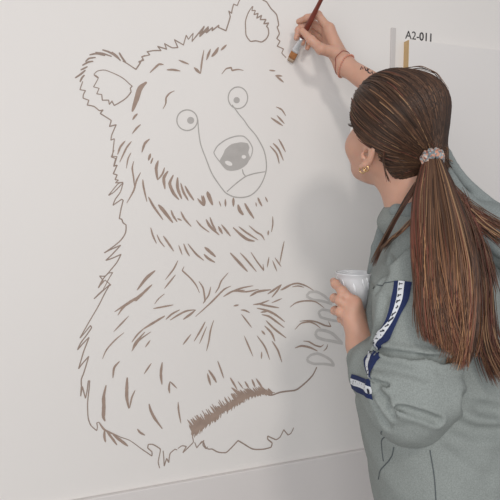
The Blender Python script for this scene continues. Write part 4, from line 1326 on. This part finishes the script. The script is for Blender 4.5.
# ---- scrunchie
tc_ = np.asarray((0.5946, -0.5323, 1.4313))
ax = np.asarray((0.5796, -0.5626, 1.3849)) - np.asarray((0.5967, -0.5136, 1.4545))
ax = ax / np.linalg.norm(ax)
s1 = np.cross(ax, (0.3, 0.2, 0.9)); s1 /= np.linalg.norm(s1)
s2 = np.cross(ax, s1)
V, Fq = [], []
NU, NV = 72, 16
for i in range(NU):
    th = 2 * math.pi * i / NU
    rr_ = .0108 + .0016 * math.sin(th * 9) + .0010 * math.sin(th * 17 + 1)
    for j in range(NV):
        ph = 2 * math.pi * j / NV
        rad = .0132 + rr_ * .62 * math.cos(ph) + .0006 * math.sin(ph * 5 + th * 4)
        V.append(tc_ + (s1 * math.cos(th) + s2 * math.sin(th)) * rad + ax * rr_ * math.sin(ph))
for i in range(NU):
    for j in range(NV):
        Fq.append((i * NV + j, i * NV + (j + 1) % NV, ((i + 1) % NU) * NV + (j + 1) % NV, ((i + 1) % NU) * NV + j))
sc = mesh_obj('hair_tie', V, Fq, M_TIE, person, True)
sc['label'] = 'peach and grey scrunchie round the ponytail'


# ---- sleeve tape, seams: ribbons laid on the cloth
def on_surface(f, A, B, nu, rows, lift, smooth=True):
    """Grid between two edge curves, pushed onto surface f; rows = list of across-positions."""
    A, B = (resample(A, nu), resample(B, nu)) if smooth else (np.asarray(A), np.asarray(B))
    grid = np.stack([A * (1 - r) + B * r for r in rows], 1).reshape(-1, 3)
    P, g = project(f, grid, 5)
    return (P + g * lift).reshape(nu, len(rows), 3)


def grid_mesh(G, lift_down=None):
    nu, nr, _ = G.shape
    V = G.reshape(-1, 3)
    Fq = [(i * nr + j, i * nr + j + 1, (i + 1) * nr + j + 1, (i + 1) * nr + j) for i in range(nu - 1) for j in range(nr - 1)]
    return list(V), Fq


TAPES = [
    ([(0.4954, -0.5747, 1.2283), (0.4829, -0.5888, 1.2088), (0.4749, -0.5927, 1.1858), (0.4693, -0.5919, 1.1666), (0.4648, -0.5825, 1.1501), (0.4743, -0.5502, 1.1287), (0.4564, -0.5805, 1.1306), (0.4592, -0.5823, 1.1226)],
     [(0.5086, -0.6022, 1.2295), (0.4980, -0.6121, 1.2056), (0.4848, -0.6091, 1.1812), (0.4754, -0.6077, 1.1601), (0.4694, -0.6064, 1.1443), (0.4608, -0.6061, 1.1354), (0.4569, -0.5985, 1.1289), (0.4615, -0.5850, 1.1190)], 40, 15),
    ([(0.4577, -0.5820, 1.1169), (0.4551, -0.5642, 1.1071), (0.4502, -0.5602, 1.0980), (0.4421, -0.5768, 1.0929), (0.4366, -0.5906, 1.0896), (0.4278, -0.6125, 1.0865)],
     [(0.4484, -0.6119, 1.1166), (0.4463, -0.6045, 1.1091), (0.4422, -0.6027, 1.1009), (0.4357, -0.6076, 1.0951), (0.4303, -0.6135, 1.0913), (0.4301, -0.6135, 1.0849)], 22, 6),
    ([(0.4421, -0.5382, 1.0671), (0.4411, -0.5512, 1.0697), (0.4381, -0.5688, 1.0733), (0.4328, -0.5925, 1.0784), (0.4263, -0.6173, 1.0835)],
     [(0.4500, -0.5257, 1.0374), (0.4464, -0.5433, 1.0388), (0.4345, -0.5789, 1.0488), (0.4275, -0.6081, 1.0546), (0.4320, -0.6186, 1.0539)], 22, 7),
]
for A, B, nu, marks in TAPES:
    G = on_surface(hoodie_sdf, A, B, nu, [0, .10, .19, .28], .0018)
    G2 = on_surface(hoodie_sdf, A, B, nu, [.61, .74, .87, 1.0], .0018)
    tape = mesh_obj('sleeve_tape', *join([grid_mesh(G), grid_mesh(G2)]), M_NAVY, hoodie, True)
    tape['label'] = 'navy tape edging on the sleeve'
    W = on_surface(hoodie_sdf, A, B, nu, [.27, .36, .45, .54, .63], .0021)
    wt_ = mesh_obj('white_band', *grid_mesh(W), M_WHITETAPE, tape, True)
    # little dark printed capitals and arrows along the white band
    V, Fq = [], []
    L_ = resample(W[:, 1], 120)
    R_2 = resample(W[:, 3], 120)
    lr = random.Random(marks)
    pos = 3
    while pos < 112:
        kind = lr.choice(['bar', 'bar', 'hook', 'block'])
        segs = {'bar': [(0, 0, 4, 0), (2, 0, 2, 1)], 'hook': [(0, .5, 3, 1), (3, 1, 3, .3)], 'block': [(0, 0, 0, 1), (2, 0, 2, 1), (0, 0, 3, 0), (0, 1, 3, 1)]}[kind]
        for (i0_, v0, i1_, v1) in segs:
            def pt(i_, v_):
                j = min(119, pos + i_)
                return L_[j] * (1 - v_) + R_2[j] * v_
            a_, b_ = pt(i0_, v0), pt(i1_, v1)
            d_ = b_ - a_
            nn = np.cross(d_, TO_ROOM)
            nn = nn / (np.linalg.norm(nn) + 1e-9) * .0012
            b0 = len(V)
            pts4 = np.array([a_ + nn, a_ - nn, b_ - nn, b_ + nn])
            pj, gj = project(hoodie_sdf, pts4, 4)
            V += list(pj + gj * .0026)
            Fq.append((b0, b0 + 1, b0 + 2, b0 + 3))
        pos += 4 + int(120 / marks * .55) + lr.randint(0, 3)
    mesh_obj('printed_marks', V, Fq, M_TAPEINK, wt_)

SEAMS = [
    [(0.5241, -0.4661, 1.1971), (0.4878, -0.5382, 1.2159), (0.4876, -0.5619, 1.2238), (0.4956, -0.5753, 1.2284), (0.5031, -0.5915, 1.2308)],
    [(0.4454, -0.6241, 1.0039), (0.5004, -0.5397, 0.9426), (0.5050, -0.5368, 0.9186), (0.5065, -0.5398, 0.9032)],
    [(0.5065, -0.5695, 0.9427), (0.5082, -0.5635, 0.9254), (0.5083, -0.5506, 0.9065), (0.5070, -0.5306, 0.8819), (0.5144, -0.5138, 0.8548)],
    [(0.5414, -0.6180, 0.9546), (0.5449, -0.6195, 0.9344), (0.5486, -0.6225, 0.9079), (0.5502, -0.6261, 0.8718), (0.5563, -0.6228, 0.8339)],
]
for s in SEAMS:
    p = resample(s, 24)
    pj, gj = project(hoodie_sdf, p, 5)
    mesh_obj('seam', *tube(pj + gj * .0003, .00095, 6), M_SEAM, hoodie, True)

# ---- jewellery
for (px_o, rad) in (((.087, -.004, -.0715), .0066), ((.088, -.012, -.0675), .0054)):
    c = HL(*px_o)
    ring = []
    fdir, udir, ldir = H_A[1], H_A[2], H_A[0]
    for i in range(25):
        a_ = 2 * math.pi * i / 24
        ring.append(c + (fdir * math.cos(a_) * .9 + ldir * math.cos(a_) * .25 + udir * math.sin(a_)) * rad)
    e = mesh_obj('earring', *tube(ring, .0012, 8, False), M_GOLD, person, True)
    e['label'] = 'small gold hoop'

fa = np.asarray(R_WR) - np.asarray(R_EL)
fa /= np.linalg.norm(fa)
w1 = np.cross(fa, (0, 0, 1.0)); w1 /= np.linalg.norm(w1)
w2 = np.cross(fa, w1)
bc = np.asarray(R_WR) - fa * .006
parts = []
import bmesh
for i in range(30):
    a_ = 2 * math.pi * i / 30
    p0 = bc + (w1 * math.cos(a_) + w2 * math.sin(a_)) * .04
    pj, gj = project(body_sdf, p0[None] + fa * .004 * math.cos(a_), 6)
    c = pj[0] + gj[0] * .0022
    bm = bmesh.new()
    bmesh.ops.create_icosphere(bm, subdivisions=2, radius=.0023)
    parts.append(([Vector(c) + v.co for v in bm.verts], [tuple(v.index for v in f.verts) for f in bm.faces]))
    bm.free()
brace = mesh_obj('bracelet', *join(parts), M_BEAD, person, True)
brace['label'] = 'coral bead bracelet on the raised wrist'
ring = []
for i in range(41):
    a_ = 2 * math.pi * i / 40
    p0 = bc + fa * .013 + (w1 * math.cos(a_) + w2 * math.sin(a_)) * .04
    ring.append(p0)
pj, gj = project(body_sdf, np.array(ring), 6)
mesh_obj('thread_bracelet', *tube(pj + gj * .0006, .0010, 6, False), M_THREAD, person, True)

# small dark tattoo lettering on the raised forearm
TAT3 = [[(0.6589, -0.1790, 1.6666), (0.6640, -0.1748, 1.6749), (0.6639, -0.1819, 1.6675), (0.6701, -0.1781, 1.6734), (0.6681, -0.1885, 1.6628)],
        [(0.6685, -0.1901, 1.6614), (0.6780, -0.1855, 1.6682)], [(0.6738, -0.1847, 1.6685), (0.6704, -0.1951, 1.6570), (0.6731, -0.1982, 1.6553)],
        [(0.6735, -0.1997, 1.6539), (0.6795, -0.1964, 1.6596), (0.6772, -0.2047, 1.6508), (0.6838, -0.2026, 1.6552)]]
parts = []
for s in TAT3:
    parts.append(tube(np.asarray(s), .0015, 6))
mesh_obj('tattoo', *join(parts), M_INK, body)['label'] = 'small dark script tattoo on the forearm'

# ---- eyes, brows, lashes, nails
def ball(c, r, m_, name, parent, sub=3):
    bm = bmesh.new()
    bmesh.ops.create_icosphere(bm, subdivisions=sub, radius=1.0)
    V = [Vector(c) + Vector(np.asarray(v.co) @ (np.eye(3) * r if not hasattr(r, '__len__') else (np.diag(r) @ H_A))) for v in bm.verts]
    Fq = [tuple(v.index for v in f.verts) for f in bm.faces]
    bm.free()
    return mesh_obj(name, V, Fq, m_, parent, True)


for s in (1, -1):
    e = ball(HL(s * .031, .0800, -.019), .0112, M_EYE, 'eye', person)
    ball(HL(s * .031, .0895, -.019), (.0052, .0022, .0052), M_IRIS, 'iris', e, 2)
    ls = []
    for k in range(9):
        x = .022 + .019 * k / 8
        ls.append(tube([HL(s * x, .0905 - .006 * (k / 8) ** 2, -.0135), HL(s * (x + .001), .0975 - .006 * (k / 8) ** 2, -.0125), HL(s * (x + .002), .1015 - .006 * (k / 8) ** 2, -.0095)], [.0005, .0004, .0002], 4))
    mesh_obj('eyelashes', *join(ls), M_HAIRCAP, person)
    mesh_obj('eyebrow', *tube(project(body_sdf, np.array([HL(s * .014, .10, .000), HL(s * .028, .096, .005), HL(s * .042, .086, .005), HL(s * .052, .072, .000)]), 6)[0], [.0018, .0026, .0022, .0010], 6), M_HAIRCAP, person, True)

# ---- trousers and shoes
HIPC = np.asarray((0.6973, -0.5000, 0.7289))
def trousers_sdf(p):
    d = None
    for s in (1, -1):
        hip = np.array([HIPC[0], HIPC[1], .74]) + T_L * s * .085
        knee = np.array([HIPC[0], HIPC[1], .43]) + T_L * s * .095 + T_F * .02
        ank = np.array([HIPC[0], HIPC[1], .085]) + T_L * s * .100 - T_F * .01
        e = chain(p, [hip, knee, ank], [.088, .064, .055], .02)
        d = e if d is None else smin(d, e, .03)
    w = ellipsoid((p - np.array([HIPC[0], HIPC[1], .76])) @ np.stack([T_L, T_F, (0, 0, 1)]).T, (0, 0, 0), (.150, .112, .10))
    d = smin(d, w, .03)
    d = d + .002 * np.sin(p[:, 2] * 60 + p[:, 0] * 25)
    return smax(d, .045 - p[:, 2], .004)

P_, Q_ = solidify(trousers_sdf, (HIPC[0] - .26, HIPC[1] - .26, 0), (HIPC[0] + .26, HIPC[1] + .26, .92), .007)
fast_mesh('trousers', P_, Q_, M_TROUSER, person)
for s in (1, -1):
    c = np.array([HIPC[0], HIPC[1], 0]) + T_L * s * .100
    def shoe_sdf(p):
        q = (p - c) @ np.stack([T_L, T_F, (0, 0, 1.0)]).T
        d = ellipsoid(q, (0, .055, .035), (.044, .13, .045))
        d = smin(d, ellipsoid(q, (0, -.015, .065), (.040, .058, .05)), .03)
        return smax(d, .018 - q[:, 2], .004)
    def sole_sdf(p):
        q = (p - c) @ np.stack([T_L, T_F, (0, 0, 1.0)]).T
        return smax(smax(ellipsoid(q * np.array([1, 1, .0001]), (0, .055, 0), (.047, .136, 1)), q[:, 2] - .022, .003), .001 - q[:, 2], .002)
    P_, Q_ = solidify(shoe_sdf, c - (.2, .2, .01), c + (.2, .2, .15), .005)
    sh = fast_mesh('shoe', P_, Q_, M_SHOE, person)
    P_, Q_ = solidify(sole_sdf, c - (.2, .2, .012), c + (.2, .2, .05), .004)
    fast_mesh('sole', P_, Q_, M_SOLE, sh)

# ------------------------------------------------------------------ paintbrush in the right hand
M_HANDLE = mat('red_brown_varnish', srgb(112, 52, 40), 0.3, 0.15, 40)
M_FERRULE = mat('nickel_ferrule', srgb(222, 223, 226), 0.3, metal=0.6)
M_BRISTLE = mat('tan_bristle', srgb(168, 112, 66), 0.7, 0.2, 300, stretch=(1, 1, 0.2))
M_BRISTLETIP = mat('bristle_with_paint', srgb(172, 150, 130), 0.6, 0.1, 200)
b0 = np.asarray((0.5518, -0.0070, 1.7183))
b1 = np.asarray((0.5724, -0.1481, 1.8320))
bd = (b1 - b0) / np.linalg.norm(b1 - b0)
bw = np.cross(bd, TO_ROOM); bw /= np.linalg.norm(bw)      # across the flat of the brush
bt = np.cross(bd, bw)
brush = tag(empty('paintbrush', tuple(b0)), 'flat paintbrush with red-brown handle held against the bear on the wall', 'paintbrush')


def flat_loft(sections, n=20):
    """sections: (distance along brush, half width, half thickness)"""
    V, Fq = [], []
    for s, w, h in sections:
        for k in range(n):
            t = 2 * math.pi * k / n
            cx, sx_ = math.cos(t), math.sin(t)
            e = .75
            V.append(b0 + bd * s + bw * w * abs(cx) ** e * (1 if cx > 0 else -1) + bt * h * abs(sx_) ** e * (1 if sx_ > 0 else -1))
    for i in range(len(sections) - 1):
        for k in range(n):
            Fq.append((i * n + k, i * n + (k + 1) % n, (i + 1) * n + (k + 1) % n, (i + 1) * n + k))
    Fq.append(tuple(range(n))[::-1])
    Fq.append(tuple((len(sections) - 1) * n + k for k in range(n)))
    return V, Fq


br = mesh_obj('bristles', *flat_loft([(.010, .0092, .0036), (.018, .0097, .0042), (.028, .0093, .0044), (.033, .0088, .0044)]), M_BRISTLE, brush, True)
mesh_obj('paint_tip', *flat_loft([(.000, .0080, .0016), (.005, .0088, .0028), (.0115, .0093, .0037)]), M_BRISTLETIP, br, True)
mesh_obj('ferrule', *flat_loft([(.030, .0094, .0048), (.038, .0090, .0050), (.052, .0066, .0054), (.064, .0056, .0056), (.072, .0056, .0056)]), M_FERRULE, brush, True)
hs = [(.070, .0054), (.080, .0062), (.100, .0070), (.125, .0066), (.160, .0050), (.200, .0044), (.250, .0040), (.290, .0038), (.298, .0026)]
mesh_obj('handle', *flat_loft([(s, r, r) for s, r in hs]), M_HANDLE, brush, True)

# ------------------------------------------------------------------ plastic cup in the left hand
cc_ = np.asarray((0.5240, -0.3989, 1.2190))
cup = tag(empty('plastic_cup', (cc_[0], cc_[1], cc_[2] - .088)), 'translucent white plastic cup of paint held in the left hand', 'cup')
M_CUP = bpy.data.materials.new('clear_plastic')
nt, N, L, PB = nodes_of(M_CUP)
PB.inputs['Base Color'].default_value = (*srgb(238, 238, 240), 1)
PB.inputs['Roughness'].default_value = 0.25
PB.inputs['Transmission Weight'].default_value = 0.35
PB.inputs['IOR'].default_value = 1.3
M_PAINT = mat('white_cup_paint', srgb(240, 241, 244), 0.35)


def lathe(c, prof, n=48, close=False):
    V, Fq = [], []
    for r, z in prof:
        for k in range(n):
            t = 2 * math.pi * k / n
            V.append((c[0] + r * math.cos(t), c[1] + r * math.sin(t), c[2] + z))
    m_ = len(prof)
    for i in range(m_ - 1):
        for k in range(n):
            Fq.append((i * n + k, i * n + (k + 1) % n, (i + 1) * n + (k + 1) % n, (i + 1) * n + k))
    Fq.append(tuple(range(n))[::-1])
    Fq.append(tuple((m_ - 1) * n + k for k in range(n)))
    return V, Fq


mesh_obj('cup_wall', *lathe(cc_, [(.0265, -.088), (.0275, -.086), (.0310, -.050), (.0345, -.012), (.0352, -.004), (.0366, -.003), (.0370, -.001), (.0364, .0), (.0348, -.001), (.0338, -.012), (.0302, -.050), (.0268, -.084)]), M_CUP, cup, True)
mesh_obj('paint', *lathe(cc_, [(.0262, -.0835), (.0298, -.050), (.0318, -.029), (.0312, -.0275)]), M_PAINT, cup, True)
V = []
parts = []
rs = random.Random(5)
for k in range(7):
    a0 = rs.uniform(3.4, 6.0)
    z0 = -.006 - rs.random() * .012
    z1 = z0 - rs.uniform(.008, .022)
    pth = []
    for i in range(6):
        z = z0 + (z1 - z0) * i / 5
        r = .0338 + (z + .012) / .038 * .0036 - .0004
        pth.append((cc_[0] + r * math.cos(a0 + .03 * i), cc_[1] + r * math.sin(a0 + .03 * i), cc_[2] + z))
    parts.append(tube(pth, [.0012, .002, .0022, .002, .0016, .0008], 6))
mesh_obj('paint_smears', *join(parts), M_PAINT, cup, True)
